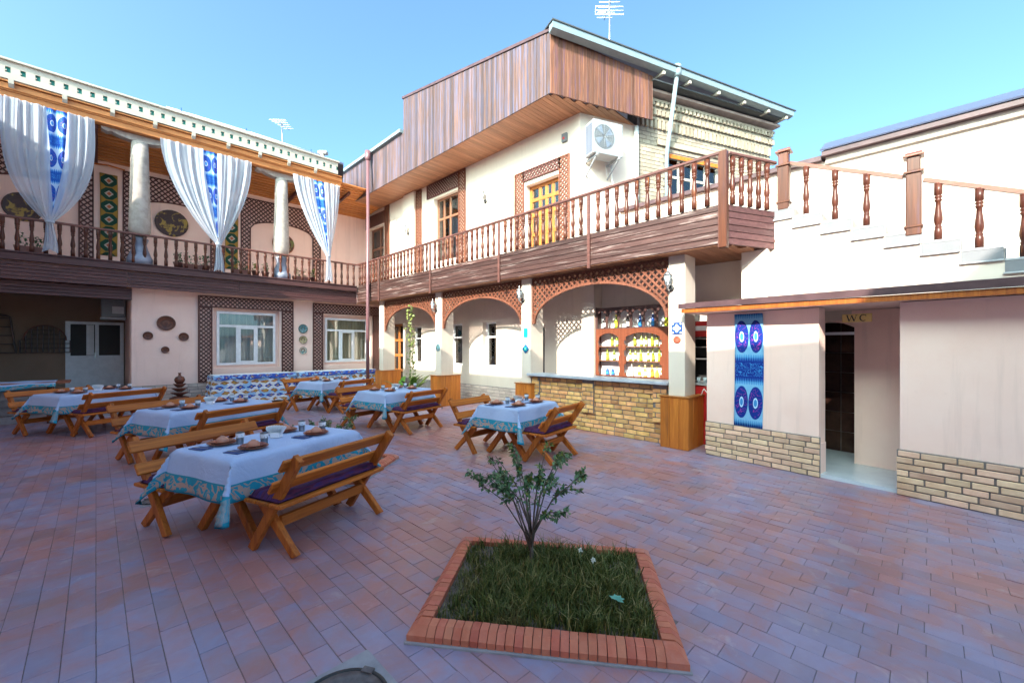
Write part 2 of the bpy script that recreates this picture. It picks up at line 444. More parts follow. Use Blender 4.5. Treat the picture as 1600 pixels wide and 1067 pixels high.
def banner_green():
    k = NB('banner_green_ochre'); u, v, uv = uvxy(k)
    x = k.math('ABSOLUTE', k.math('SUBTRACT', u, .5)); y = k.math('ABSOLUTE', k.math('SUBTRACT', k.math('FRACT', v), .5))
    d = k.math('MAXIMUM', k.math('MAXIMUM', x, y), k.math('MULTIPLY', k.math('ADD', x, y), .72))
    d = k.math('ADD', d, k.math('MULTIPLY_ADD', k.noise(uv, 25, 2), .05, -.025))
    col = k.mix(lt(k, d, .46), (.36,.22,.05,1), (.02,.07,.05,1))
    col = k.mix(lt(k, k.math('ADD', x, y), .26), col, (.50,.46,.40,1)); col = k.mix(lt(k, k.math('ADD', x, y), .15), col, (.45,.13,.06,1))
    return k.done(col, .8, 0, .1)
MT['banner'] = banner_green()

def cloth_mat():
    """uv: x = distance from the cloth's hem (m), y = along the hem (m)"""
    k = NB('tablecloth'); u, v, uv = uvxy(k)
    n1 = k.math('ABSOLUTE', k.math('SUBTRACT', k.noise(uv, 9, 1.5, .4, 1.2), .5))
    n2 = k.noise(uv, 14, 2, .4, .6)
    pat = k.math('MAXIMUM', lt(k, n1, .05), gt(k, n2, .62))
    pat = k.math('MULTIPLY', pat, k.math('MULTIPLY', gt(k, u, .014), lt(k, u, .128)))
    bord = k.mix(pat, (.015,.27,.40,1), (.42,.30,.26,1))
    main = k.mix(k.noise(uv, 2, 3), (.36,.475,.74,1), (.46,.555,.77,1))
    col = k.mix(lt(k, u, .142), main, bord)
    tc2 = k.n('ShaderNodeTexCoord'); k.bump(k.noise(tc2.outputs['Object'], 5, 5, .6, .8), .5, .03)
    return k.done(col, .6, 0, .25)
MT['cloth'] = cloth_mat()

def ikat_cloth(name, base, c1, c2, ce, sx=.24, sy=.13):
    k = NB(name); u, v, uv = uvxy(k)
    u = k.math('ADD', u, k.math('MULTIPLY_ADD', k.noise(uv, 4.5, 2), .22, -.11)); v = k.math('ADD', v, k.math('MULTIPLY_ADD', k.noise(uv, 3.1, 2), .16, -.08))
    vv = k.math('DIVIDE', v, sy); row = k.math('FLOOR', vv)
    uu = k.math('ADD', k.math('DIVIDE', u, sx), k.math('MULTIPLY', row, .5))
    wob = k.math('MULTIPLY_ADD', k.noise(uv, 40, 2), .22, -.11)
    x = k.math('ADD', k.math('SUBTRACT', k.math('FRACT', uu), .5), wob); y = k.math('SUBTRACT', k.math('FRACT', vv), .5)
    ax = k.math('ABSOLUTE', x); ay = k.math('ABSOLUTE', y)
    odd = k.math('MODULO', k.math('ABSOLUTE', row), 2.0)
    shape = k.math('ADD', k.math('DIVIDE', ax, .46), k.math('DIVIDE', ay, .42))
    col = k.mix(lt(k, k.noise(uv, 5, 2), .47), c4(base), (.30,.52,.80,1))
    col = k.mix(lt(k, shape, 1.0), col, k.mix(odd, c4(c1), c4(c2)))
    col = k.mix(lt(k, shape, .38), col, c4(ce))
    return k.done(col, .75, 0, .15)
MT['ikat_cloth'] = ikat_cloth('ikat_tablecloth', (.72,.76,.82), (.02,.06,.40), (.38,.16,.05), (.55,.40,.10))
MT['ikat_blue_cloth'] = ikat_cloth('ikat_cloth_top_blue', (.03,.10,.48), (.10,.08,.30), (.40,.14,.10), (.5,.35,.12), .2, .1)
MT['cushion'] = ikat_cloth('cushion_weave', (.045,.012,.05), (.03,.012,.06), (.16,.02,.05), (.05,.03,.12), .09, .06)
MT['cushion'].node_tree.nodes  # patterned dark weave
def cushion_mat():
    k = NB('cushion_plum'); v = k.coords((1, 9, 1))
    col = k.ramp(k.noise(v, 7, 3), [(.38, (.030,.010,.040,1)), (.5, (.10,.018,.05,1)), (.62, (.045,.022,.11,1))])
    k.bump(k.noise(k.coords(), 9, 3), .4, .02)
    return k.done(col, .7, 0, .2)
MT['cushion'] = cushion_mat()

def sheer_mat():
    k = NB('sheer_white')
    d = k.n('ShaderNodeBsdfDiffuse', {'Color': (.60,.67,.78,1)}); t = k.n('ShaderNodeBsdfTranslucent', {'Color': (.60,.68,.80,1)})
    p = k.n('ShaderNodeBsdfTransparent')
    m1 = k.n('ShaderNodeMixShader', {0: .35}); k.set(m1.inputs[1], d.outputs[0]); k.set(m1.inputs[2], t.outputs[0])
    m2 = k.n('ShaderNodeMixShader', {0: .28}); k.set(m2.inputs[1], m1.outputs[0]); k.set(m2.inputs[2], p.outputs[0])
    k.t.links.new(m2.outputs[0], k.out.inputs[0]); return k.m
MT['sheer'] = sheer_mat()

def paving_mat():
    k = NB('paving_brick')
    g = k.n('ShaderNodeNewGeometry'); pos = g.outputs['Position']
    r = k.rand(); r2 = k.math('FRACT', k.math('MULTIPLY', r, 13.7)); r3 = k.math('FRACT', k.math('MULTIPLY', r, 5.1))
    v = k.coords((1, 1, 1))
    a = k.mix(k.noise(v, 5, 4), (.37,.15,.14,1), (.46,.225,.215,1))
    b = k.mix(k.noise(v, 9, 4), (.25,.215,.325,1), (.335,.295,.42,1))
    big = k.noise(pos, .55, 5, .6)
    f = k.math('ADD', k.math('MULTIPLY_ADD', r2, .16, -.08), k.math('MULTIPLY_ADD', k.noise(pos, 3.2, 5, .65, .8), 1.3, -.65))
    f = k.math('ADD', f, k.math('MULTIPLY_ADD', big, 2.0, -.5))
    f = k.ramp(f, [(.25, (0, 0, 0)), (.75, (1, 1, 1))])
    col = k.mix(f, a, b)
    dirt = k.ramp(k.noise(pos, 1.7, 6, .65), [(.5, (0, 0, 0)), (.72, (1, 1, 1))])
    col = k.mix(k.math('MULTIPLY', dirt, .55), col, (.30,.20,.19,1))
    pale = k.ramp(k.noise(pos, 2.9, 5, .7, .5), [(.6, (0, 0, 0)), (.7, (1, 1, 1))])
    col = k.mix(k.math('MULTIPLY', pale, .45), col, (.52,.43,.44,1))
    hs = k.n('ShaderNodeHueSaturation'); k.set(hs.inputs['Value'], k.math('MULTIPLY_ADD', r3,  .18, .91)); k.set(hs.inputs['Color'], col)
    k.bump(k.noise(v, 26, 4, .6), .22, .006)
    return k.done(hs.outputs[0], k.math('MULTIPLY_ADD', k.noise(pos, 2.2, 4), .35, .22), 0, .55)
MT['paving'] = paving_mat()
MT['joint'] = pm('paving_joint', (.16,.12,.115), (.24,.19,.18), 20, .95, .3, 60)

def plate_paint(name, base, ring, spot, sc=9):
    k = NB(name); tc = k.n('ShaderNodeTexCoord'); o = tc.outputs['Object']
    ln = k.n('ShaderNodeVectorMath', operation='LENGTH'); k.set(ln.inputs[0], o)
    r = k.math('FRACT', k.math('MULTIPLY', ln.outputs['Value'], 14.0))
    col = k.mix(gt(k, r, .6), c4(base), c4(ring))
    col = k.mix(k.ramp(k.noise(o, sc, 3, .6, 1), [(.52, (0, 0, 0)), (.58, (1, 1, 1))]), col, c4(spot))
    return k.done(col, .35, 0, .35)
MT['plate_brown'] = plate_paint('plate_brown', (.11,.035,.02), (.16,.055,.03), (.09,.03,.02))
MT['plate_teal'] = plate_paint('plate_teal', (.05,.20,.26), (.10,.09,.05), (.20,.32,.36))
MT['plate_cream'] = plate_paint('plate_cream', (.42,.32,.14), (.10,.10,.10), (.50,.42,.28))
MT['plate_pale'] = plate_paint('plate_pale', (.50,.46,.38), (.20,.08,.06), (.06,.26,.28))
MT['plate_folk'] = plate_paint('plate_folk', (.055,.03,.03), (.07,.035,.03), (.38,.26,.05), 4.5)
MT['plate_folk2'] = plate_paint('plate_folk_orange', (.05,.03,.03), (.30,.09,.03), (.16,.17,.05), 5)

# ---------------------------------------------------------------- ground and paving
g = Geo(); g.box(-150, -150, -.30, 150, 150, -.006)
gr = link('ground', g.mesh('ground', MT['joint'])); tag(gr, 'courtyard bed under the brick paving', None, kind='structure')
pv_root = link('paving', None); tag(pv_root, 'reddish brick paving of the courtyard', None, kind='structure')
PW, PL = .130, .262
def px_of(x, y):
    d = (x + y)/2**.5
    if d < .3: return None
    return 800 + 650*((x - y)/2**.5)/d, 540 + 1072.5/d, d
# planter frames (kept free of pavers)
PLANTERS = [(2.14, 1.80), (2.2, 5.7)]
PANG = math.atan2(-.80, .595)
def in_planter(x, y):
    for cx, cy in PLANTERS:
        c, s = math.cos(-PANG), math.sin(-PANG); dx, dy = x - cx, y - cy
        u, v = c*dx - s*dy, s*dx + c*dy
        if abs(u) < .68 and abs(v) < .5: return True
    return False
MAN = [(.79, 1.90, .255), (.45, 5.80, .13)]
tiles = []
nx0, nx1 = int(-3.2/PW), int(8.0/PW)
for i in range(nx0, nx1):
    off = (.5 if i % 2 else 0) + random.uniform(-.06, .06)
    for j in range(int(-3.5/PL), int(14.4/PL)):
        x = (i + .5)*PW; y = (j + .5 + off)*PL
        if in_planter(x, y): continue
        if any(abs(x - a) < c-.075 and abs(y - b) < c-.13 for a, b, c in MAN): continue
        if x > 7.75 or (x > 6.5 and y < 2.3 and x > 6.75): continue
        p = px_of(x, y)
        if p is None or not (-80 < p[0] < 1680) or p[1] > 1180: continue
        tiles.append((p[2], p[0], p[1], x, y))
tiles.sort()
gt_ = Geo(); gt_.cbox(-PW/2+.0016, -PL/2+.0014, -.03, PW/2-.0016, PL/2-.0014, 0, .0022)
tile_me = gt_.mesh('paver', MT['paving'])
rest = Geo(); cnt = 0
for d, px, py, x, y in tiles:
    dz = random.uniform(-.0035, .0); 
    if cnt < 298 and 0 <= px <= 1600 and py <= 1075:
        o = part('paver', tile_me, None, pv_root, (x, y, dz)); cnt += 1
        o.rotation_euler = (random.uniform(-.006, .006), random.uniform(-.008, .008), random.uniform(-.006, .006))
    else:
        h = .0015; w2, l2 = PW/2 - h, PL/2 - h; t = random.uniform(-.004, .004); t2 = random.uniform(-.004, .004)
        rest.add([(x-w2, y-l2, -.022), (x+w2, y-l2, -.022), (x+w2, y+l2, -.022), (x-w2, y+l2, -.022),
                  (x-w2, y-l2, dz-t*.5), (x+w2, y-l2, dz+t*.5), (x+w2, y+l2, dz+t2*.5), (x-w2, y+l2, dz-t2*.5)],
                 [(4,5,6,7), (0,1,5,4), (1,2,6,5), (2,3,7,6), (3,0,4,7)])
ro = part('pavers_beyond', rest, MT['paving'], pv_root); ro['kind'] = 'stuff'

# ---------------------------------------------------------------- shared builders
def brick_rows(parent, mat, o, ux, n, length, z0, rows, bl, bh, jt=.012, depth=.05, proud=.006, name='brick', stuff=False, jitter=.15):
    """courses of bricks on a vertical face. o: world origin at the face, ux: unit vector along, n: unit outward normal"""
    ux = Vector(ux); n = Vector(n); o = Vector(o); ang = math.atan2(ux.y, ux.x)
    cache = {}; G = Geo() if stuff else None
    for r in range(rows):
        z = z0 + r*(bh + jt); x = -((r % 2)*.5 + random.uniform(-.1, .1))*bl
        while x < length - .02:
            L = bl*random.choice((1 - jitter, 1, 1, 1 + jitter))
            a = max(x, 0); b = min(x + L, length)
            if b - a > .03:
                w_ = round(b - a, 2); pr = proud + random.uniform(-.004, .004)
                mid = o + ux*((a + b)/2) + n*pr
                if stuff:
                    G.tf = Matrix.Translation((mid.x, mid.y, z)) @ Matrix.Rotation(ang, 4, 'Z')
                    G.box(-(b-a)/2, -.004 if n.dot(Vector((-ux.y, ux.x, 0))) > 0 else 0, 0, (b-a)/2, 0 if n.dot(Vector((-ux.y, ux.x, 0))) > 0 else .004+.02, bh)
                else:
                    side = 1 if n.dot(Vector((-ux.y, ux.x, 0))) > 0 else -1
                    key = (w_, side)
                    if key not in cache:
                        m = Geo(); m.cbox(-w_/2, -depth*(side > 0), 0, w_/2, depth*(side < 0), bh, .004); cache[key] = m.mesh(name, mat)
                    q = part(name, cache[key], None, parent, (mid.x, mid.y, z), world=True, rz=ang)
                    q.rotation_euler = (random.uniform(-.006, .006), random.uniform(-.012, .012), ang)
            x += L + jt
    if stuff:
        q = part(name + 's', G, mat, parent, world=True); q['kind'] = 'stuff'

def lattice_geo(poly_in, u0, u1, z0, z1, tf, pitch=.105, wd=.028, th=.012):
    """diagonal slats inside a rectangle, clipped to where poly_in(u,z) is true; local x=u, y=depth, z"""
    G = Geo(tf)
    for dirn in (1, -1):
        span = (u1 - u0) + (z1 - z0)
        k = -int(span/pitch) - 1
        while k*pitch < span*2:
            c = k*pitch; k += 1
            pts = []; N = max(8, int((z1 - z0)/.02)); run = None
            for i in range(N + 1):
                z = z0 + (z1 - z0)*i/N
                u = u0 + c - dirn*(z - z0) - (span if dirn < 0 else 0)
                ok = u0 <= u <= u1 and poly_in(u, z)
                if ok:
                    if run is None: run = (u, z)
                    last = (u, z)
                if (not ok or i == N) and run is not None:
                    if abs(last[1] - run[1]) > .02:
                        y = .0 if dirn > 0 else th
                        G.beam((run[0], y, run[1]), (last[0], y, last[1]), th, wd, (dirn*.7, 0, .7))
                    run = None
    return G

def lattice_panel(parent, tf, u0, u1, z0, z1, mat, inside=None, border=.03, name='lattice', frame_name='lattice_frame', pitch=.105, wd=.028):
    lp = part(name, lattice_geo(inside or (lambda u, z: True), u0, u1, z0, z1, tf, pitch, wd), mat, parent, world=True); lp['kind'] = 'stuff'
    f = Geo(tf)
    if border:
        f.box(u0 - border/2, -.012, z0, u0 + border/2, .022, z1); f.box(u1 - border/2, -.012, z0, u1 + border/2, .022, z1)
        f.box(u0 + border/2, -.012, z1 - border, u1 - border/2, .022, z1)
        if inside is None: f.box(u0 + border/2, -.012, z0, u1 - border/2, .022, z0 + border)
        part(frame_name, f, mat, parent, world=True)

def wall_geo(G, u0, u1, z0, z1, t0, t1, holes):
    """wall along local x, thickness in local y from t0 to t1; holes (a,b,za,zb)"""
    us = sorted({u0, u1, *[h[0] for h in holes], *[h[1] for h in holes]})
    for a, b in zip(us, us[1:]):
        zs = sorted([(h[2], h[3]) for h in holes if h[0] <= a + 1e-6 and h[1] >= b - 1e-6]); z = z0
        for p, q in zs:
            if p > z: G.box(a, t0, z, b, t1, p)
            z = q
        if z < z1: G.box(a, t0, z, b, t1, z1)
    return G

def window(parent, tf, u0, u1, z0, z1, depth, matf, bars_v=(), bars_h=(), fw=.05, curtain='curtain_in', name='window', leaf=None):
    """frame, bars, panes and a curtain behind, local x along, y into the wall"""
    f = Geo(tf)
    f.box(u0, depth, z0, u1, depth+.06, z0+fw); f.box(u0, depth, z1-fw, u1, depth+.06, z1)
    f.box(u0, depth, z0+fw, u0+fw, depth+.06, z1-fw); f.box(u1-fw, depth, z0+fw, u1, depth+.06, z1-fw)
    wnd = part(name, f, matf, parent, world=True)
    b = Geo(tf)
    hz = [z0+fw] + list(bars_h) + [z1-fw]; vz = [u0+fw] + list(bars_v) + [u1-fw]
    for z in bars_h: b.box(u0+fw, depth+.006, z-fw/2, u1-fw, depth+.054, z+fw/2)
    for i in range(len(hz)-1):
        za = hz[i] + (fw/2 if i else 0); zb = hz[i+1] - (fw/2 if i < len(hz)-2 else 0)
        if leaf is not None and i != leaf: continue
        for u in bars_v: b.box(u-fw/2, depth+.009, za, u+fw/2, depth+.051, zb)
    if len(b.f): part('glazing_bar', b, matf, wnd)
    for i in range(len(hz)-1):
        vs = vz if (leaf is None or i == leaf) else [vz[0], vz[-1]]
        for j in range(len(vs)-1):
            p = Geo(tf); p.box(vs[j]-.005, depth+.028, hz[i]-.005, vs[j+1]+.005, depth+.034, hz[i+1]+.005); part('pane', p, MT['glass'], wnd)
    if curtain:
        c = Geo(tf); n_ = max(30, int((u1-u0)*40))
        c.grid(lambda u, v: (u0+(u1-u0)*u, depth+.14+.022*math.sin(u*(u1-u0)*45+math.sin(u*13)), z0+(z1-z0)*v), n_, 2)
        part('curtain', c, MT[curtain], wnd)
    d = Geo(tf); d.box(u0-.2, depth+.55, z0-.2, u1+.2, depth+.58, z1+.2); part('room_shade_sheet', d, MT['dark'], wnd)  # dark sheet standing in for the shade of an unlit room
    return wnd

BAL_PROF = [(.038, 0), (.038, .13), (.029, .145), (.036, .16), (.027, .18), (.035, .21), (.042, .25), (.040, .29), (.032, .36), (.026, .42), (.024, .47),
            (.036, .485), (.036, .50), (.025, .51), (.037, .525), (.037, .54), (.026, .55), (.039, .56), (.040, .70)]
def baluster_mesh(h):
    m = Geo(); m.lathe([(r, z*h/.70) for r, z in BAL_PROF], 8); return m.mesh('baluster', MT['baluster'])
BAL = baluster_mesh(.69)
BAL_STAIR = baluster_mesh(.66)
# ---------------------------------------------------------------- verandah house (left and back)
A = thing('verandah_house', 'cream two-storey house with open upstairs verandah, carved columns and dark balcony', 'house', (2.5, 14.6, 0))
YF, YW = 14.0, 14.45
TA = Matrix.Translation((0, YW, 0))
WIN_A = [(2.47, 4.00, 1.08, 2.65), (5.53, 7.04, 1.08, 2.60)]
g = Geo(TA)
wall_geo(g, .64, 7.9, 0, 3.3, 0, .35, [(a-.09, b+.09, z0-.08, z1+.09) for a, b, z0, z1 in WIN_A])
part('lower_wall', g, MT['plaster'], A, world=True)
for (a, b, z0, z1), ct in zip(WIN_A, ('curtain_in', 'curtain_tan')):
    g = Geo(TA)
    for q in ((a-.09, z0-.08, a, z1+.09), (b, z0-.08, b+.09, z1+.09), (a, z1, b, z1+.09), (a, z0-.08, b, z0)):
        g.box(q[0], .16, q[1], q[2], .22, q[3])
    part('window_reveal', g, MT['plaster'], A, world=True)
    w_ = b - a
    window(A, TA, a, b, z0, z1, .10, MT['pvc'], (a+w_*.335, a+w_*.66), (z1-.42,), .065, ct, leaf=0)
    # opening leaf of the middle light
    f = Geo(TA); u0, u1, za, zb = a+w_*.335+.03, a+w_*.66-.03, z0+.065, z1-.42-.03
    f.box(u0, .085, za, u0+.05, .10, zb); f.box(u1-.05, .085, za, u1, .10, zb); f.box(u0+.05, .085, za, u1-.05, .10, za+.05); f.box(u0+.05, .085, zb-.05, u1-.05, .10, zb)
    part('window_sash', f, MT['pvc'], A, world=True)
TL = Matrix.Translation((0, YW-.035, 0))
for (o0, o1, i0, i1) in ((2.03, 4.47, 2.33, 4.16), (5.10, 7.50, 5.40, 7.20)):
    lattice_panel(A, TL, o0, i0, .62, 2.74, MT['lattice'], pitch=.115); lattice_panel(A, TL, i1, o1, .62, 2.74, MT['lattice'], pitch=.115)
    lattice_panel(A, TL, o0, o1, 2.74, 3.06, MT['lattice'], pitch=.115)
# brick plinth under the windows
g = Geo(TA); g.box(.66, -.02, 0, 7.6, .0-.001, .60); pl = part('plinth', g, MT['mortar'], A, world=True)
brick_rows(pl, MT['brick_grey'], (.66, YW-.022, 0), (1, 0, 0), (0, -1, 0), 1.7, .01, 7, .23, .072, depth=.02, proud=.012)
g = Geo(TA); g.box(2.4, -.03, .01, 7.6, -.021, .60); part('plinth_face', g, MT['brick_grey'], pl)
# open hall on the left
g = Geo(); g.box(.63, YW+.352, .45, .83, 17.5, 3.3); part('hall_side_wall', g, MT['plaster'], A, world=True)
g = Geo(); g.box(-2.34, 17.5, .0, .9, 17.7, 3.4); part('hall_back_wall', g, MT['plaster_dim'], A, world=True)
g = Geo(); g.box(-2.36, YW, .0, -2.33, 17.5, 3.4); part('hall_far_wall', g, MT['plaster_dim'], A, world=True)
g = Geo(); g.box(-2.34, YW-.2, -.02, .63, 17.5, .45); part('hall_floor', g, MT['cement'], A, world=True)
for i in range(2):
    g = Geo(); g.box(-2.34, YW-.2-.3*(i+1), -.02, .60, YW-.2-.3*i-.001, .45-.15*(i+1)); part('step', g, MT['cement'], A, world=True)
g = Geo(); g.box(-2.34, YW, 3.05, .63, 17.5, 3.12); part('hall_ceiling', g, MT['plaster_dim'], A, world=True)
for i in range(4):
    g = Geo(); g.cbox(-2.34, YF+.16+.012*i, 2.80+.075*i, .64, YF+.25, 2.868+.075*i, .004); part('plank', g, MT['deck_dark'], A, world=True)
# glazed door at the back of the hall
d = Geo(); y = 17.42
d.box(-.62, y, .45, -.52, y+.07, 2.35); d.box(.52, y, .45, .60, y+.07, 2.35); d.box(-.52, y, 2.27, .52, y+.07, 2.35); d.box(-.02, y, .45, .06, y+.07, 2.27)
d.box(-.52, y, 1.28, -.02, y+.07, 1.36); d.box(.06, y, 1.28, .52, y+.07, 1.36)
dd = part('door', d, MT['pvc'], A, world=True)
d = Geo(); d.box(-.52, y+.03, .45, -.02, y+.05, 1.28); part('door_panel', d, MT['pvc'], dd)
d = Geo(); d.box(.06, y+.03, .45, .52, y+.05, 1.28); part('door_panel', d, MT['pvc'], dd)
d = Geo(); d.box(-.52, y+.03, 1.36, -.02, y+.04, 2.27); part('pane', d, MT['pane_dark'], dd)
d = Geo(); d.box(.06, y+.03, 1.36, .52, y+.04, 2.27); part('pane', d, MT['pane_dark'], dd)
d = Geo(); d.box(-.20, y+.018, 1.37, -.04, y+.026, 2.26); part('curtain', d, MT['white'], dd)
d = Geo(); d.box(-.03, y-.05, 1.25, -.005, y, 1.45); part('handle', d, MT['steel'], dd)
# deck and dark plank face
g = Geo(); g.box(-2.34, YF+.03, 3.14, 7.8, 16.3, 3.66); part('deck', g, MT['plaster'], A, world=True)
NPL = 5
for s0, s1 in ((-2.34, -2.2), (-2.195, .55), (.555, 2.9), (2.905, 6.38)):
    for i in range(NPL):
        ph = .40/NPL; z = 3.09 + i*ph
        g = Geo(); g.cbox(s0, YF-.004*(i % 2), z+.003, s1, YF+.03, z+ph-.003, .006); part('plank', g, MT['deck_dark'], A, world=True)
g = Geo(); g.cbox(-2.34, YF-.09, 3.50, 6.36, YF+.05, 3.66, .012); part('deck_ledge', g, MT['deck_dark'], A, world=True)
g = Geo(); g.cbox(-2.34, YF-.11, 3.662, 6.36, YF+.3, 3.70, .008); part('deck_ledge', g, MT['deck_dark'], A, world=True)
# balustrade
rl = Geo(); rl.cbox(-2.34, YF-.045, 4.41, 6.40, YF+.035, 4.46, .012); rail = part('handrail', rl, MT['rail'], A, world=True)
x = -2.25
while x < 6.3:
    o = part('baluster', BAL, None, rail, (x, YF-.005, 3.715), world=True); o.rotation_euler = (0, 0, random.random()*6); x += .208
# verandah back wall, lattice niches, ceiling, beam
g = Geo(); g.box(-2.34, 16.2, 3.66, 8, 16.45, 7.3); part('upper_wall', g, MT['plaster'], A, world=True)
TU = Matrix.Translation((0, 16.17, 0))
for a, b in ((-2.30, -.06), (.55, 2.85), (3.42, 5.97)):
    c = (a+b)/2; hw = (b-a)/2 - .26
    def ins(u, z, c=c, hw=hw):
        if abs(u-c) >= hw: return True
        return z > 5.62 + .33*math.sqrt(max(0, 1-((u-c)/hw)**2))
    lattice_panel(A, TU, a, b, 3.75, 6.62, MT['lattice'], ins, pitch=.14, wd=.034)
    f = Geo(TU); N = 18; pts = []
    for i in range(N+1):
        u = c - hw + 2*hw*i/N; pts.append((u, 5.62 + .33*math.sqrt(max(0, 1-((u-c)/hw)**2))))
    pts = [(c-hw, 3.75)] + pts + [(c+hw, 3.75)]
    for p, q in zip(pts, pts[1:]): f.beam((p[0], .005, p[1]), (q[0], .005, q[1]), .03, .035, (0, 0, 1) if abs(q[0]-p[0]) > .02 else (1, 0, 0))
    part('niche_arch', f, MT['lattice'], A, world=True)
for a, b in ((-.06+.02, .55-.02), (2.87, 3.40)):
    g = Geo(TU); g.box(a, .0, 3.75, b, .03, 6.62); part('wall_panel', g, MT['plaster'], A, world=True)
    g = Geo(TU); g.tube([(a-.05, -.12, 6.6), ((a+b)/2, -.14, 6.63), (b+.05, -.12, 6.6)], .02, 6); part('curtain_rod', g, MT['bench'], A, world=True)
# ceiling boards
for i in range(14):
    y0 = 13.90 + i*.165; z0 = 7.10 - .34*i/13
    g = Geo(); g.box(-2.34, y0, z0, 7.7, y0+.16, z0+.03); part('ceiling_board', g, MT['wood_ceiling'], A, world=True)
for x in (-1.6, 0, 1.6, 3.2, 4.8, 6.2):
    g = Geo(); g.beam((x, 14.15, 6.93), (x, 16.2, 6.72), .07, .09); part('ceiling_joist', g, MT['lattice'], A, world=True)
g = Geo(); g.cbox(-2.34, YF-.07, 6.96, 5.82, YF+.13, 7.12, .01); part('beam', g, MT['wood_beam'], A, world=True)
g = Geo(); g.cbox(-2.34, YF-.13, 7.125, 5.84, YF+.10, 7.25, .01); part('beam', g, MT['wood_beam'], A, world=True)
g = Geo(); g.box(-2.34, 13.82, 7.26, 5.80, YF+.10, 7.29); part('eaves_board', g, MT['wood_beam'], A, world=True)
# fretwork lip with open slots, teal board behind
YL = 13.80; z0, z1 = 7.31, 7.68; sl = .211
lip = Geo(); n_ = int((5.66+2.34)/sl)
lip.box(-2.34, YL, z0, 5.66, YL+.03, z0+.13); lip.box(-2.34, YL, z1-.12, 5.66, YL+.03, z1)
for i in range(n_+1):
    a = -2.34 + i*sl; b = min(a + sl - .075, 5.66)
    if b > a: lip.box(a, YL, z0+.13, b, YL+.03, z1-.12)
    if a + sl < 5.66:
        lip.box(b, YL+.002, z0+.165, b+.02, YL+.03, z0+.19); 
lp = part('roof_lip', lip, MT['offwhite'], A, world=True)
g = Geo(); g.box(-2.34, YL+.045, z0+.10, 5.66, YL+.06, z1-.09); part('lip_backing', g, MT['teal'], lp)
g = Geo(); g.cbox(-2.34, YL-.05, z1+.001, 5.70, YL+.12, z1+.05, .01); part('lip_cap', g, MT['offwhite'], A, world=True)
for x in [-1.28 + .78*i for i in range(-1, 9)]:
    if x > 5.6: continue
    g = Geo(); g.prism([(YL-.01, 7.308), (YL+.0, 7.22), (YL+.06, 7.16), (YL+.12, 7.15), (YL+.12, 7.308)], x-.04, x+.04, 'x'); part('joist_end', g, MT['offwhite'], A, world=True)
g = Geo(); g.prism([(-2.3, 13.84), (5.86, 13.84), (6.72, 15.95), (6.72, 19), (-2.3, 19)], 7.69, 7.76, 'z'); part('roof', g, MT['roof_sheet'], A, world=True)
# columns
def verandah_column(x, y):
    g = Geo(); g.lathe([(.11, 4.40), (.17, 4.45), (.215, 4.55), (.222, 4.72), (.212, 5.0), (.198, 5.6), (.183, 6.2), (.168, 6.8)], 20, x, y)
    col = part('column', g, MT['column'], A, world=True)
    g = Geo(); g.lathe([(.26, 3.70), (.26, 3.85), (.22, 3.93), (.16, 4.10), (.13, 4.22), (.165, 4.32), (.175, 4.36), (.11, 4.40)], 16, x, y); part('column_base', g, MT['column_base'], col)
    g = Geo(); g.prism([(x-.70, 6.955), (x-.70, 6.90), (x-.60, 6.86), (x-.52, 6.89), (x-.42, 6.84), (x-.22, 6.80), (x+.22, 6.80), (x+.42, 6.84), (x+.52, 6.89), (x+.60, 6.86), (x+.70, 6.90), (x+.70, 6.955)], y-.11, y+.11, 'y')
    part('capital', g, MT['column'], col)
for x in (.79, 4.07): verandah_column(x, 14.20)

# ---------------------------------------------------------------- balcony house (right)
B = thing('balcony_house', 'cream house with long wooden balcony, arcade of lattice arches and wood-clad roof edge', 'house', (7.8, 9, 0))
XC, XW, XF, XU = 6.65, 7.8, 6.40, 6.74
def TB(xp): return Matrix.Translation((xp, 0, 0)) @ Matrix.Rotation(-PI/2, 4, 'Z')       # local x = -Y, local y = into the wall
EA = R(-23); TE = frame(7.8, 5.61, EA)                                                  # end wall: local x along it, y inwards
ex, ey = math.cos(EA), math.sin(EA)
# ground-floor wall
WG = [(-10.55, -9.92, 1.05, 2.32), (-8.98, -8.42, 1.05, 2.32), (-12.75, -12.15, 1.05, 2.32)]
g = Geo(TB(XW)); wall_geo(g, -14.44, -1.9, 0, 3.3, 0, .3, WG + [(-14.25, -13.35, 0, 2.45), (-7.3, -6.66, 0, 2.1)])
part('lower_wall', g, MT['plaster_white'], B, world=True)
for a, b, z0, z1 in WG:
    window(B, TB(XW), a, b, z0, z1, .14, MT['pvc'], (), (z1-.42,), .05, 'curtain_in')
window(B, TB(XW), -14.25, -13.35, .02, 2.45, .10, MT['door_wood'], (-13.8,), (.75, 1.3, 1.85), .09, 'curtain_in', name='door')
g = Geo(TB(XW)); g.box(-7.3, .16, 0, -6.66, .2, 2.1); part('door', g, MT['black'], B, world=True)
g = Geo(TB(XW)); g.box(-13.3, -.02, 0, -6.0, -.001, .52); pl = part('plinth', g, MT['mortar'], B, world=True)
brick_rows(pl, MT['brick_grey'], (XW-.022, 10.6, 0), (0, -1, 0), (-1, 0, 0), 4.4, .01, 6, .24, .072, depth=.02, proud=.012)
g = Geo(TB(XW)); g.box(-5.35, -.30, 0, -5.03, -.001, 3.05); part('pilaster', g, MT['plaster_white'], B, world=True)
g = Geo(); g.box(7.2, 1.72, 2.0, 7.5, 2.08, 3.12); part('pilaster', g, MT['plaster_white'], B, world=True)
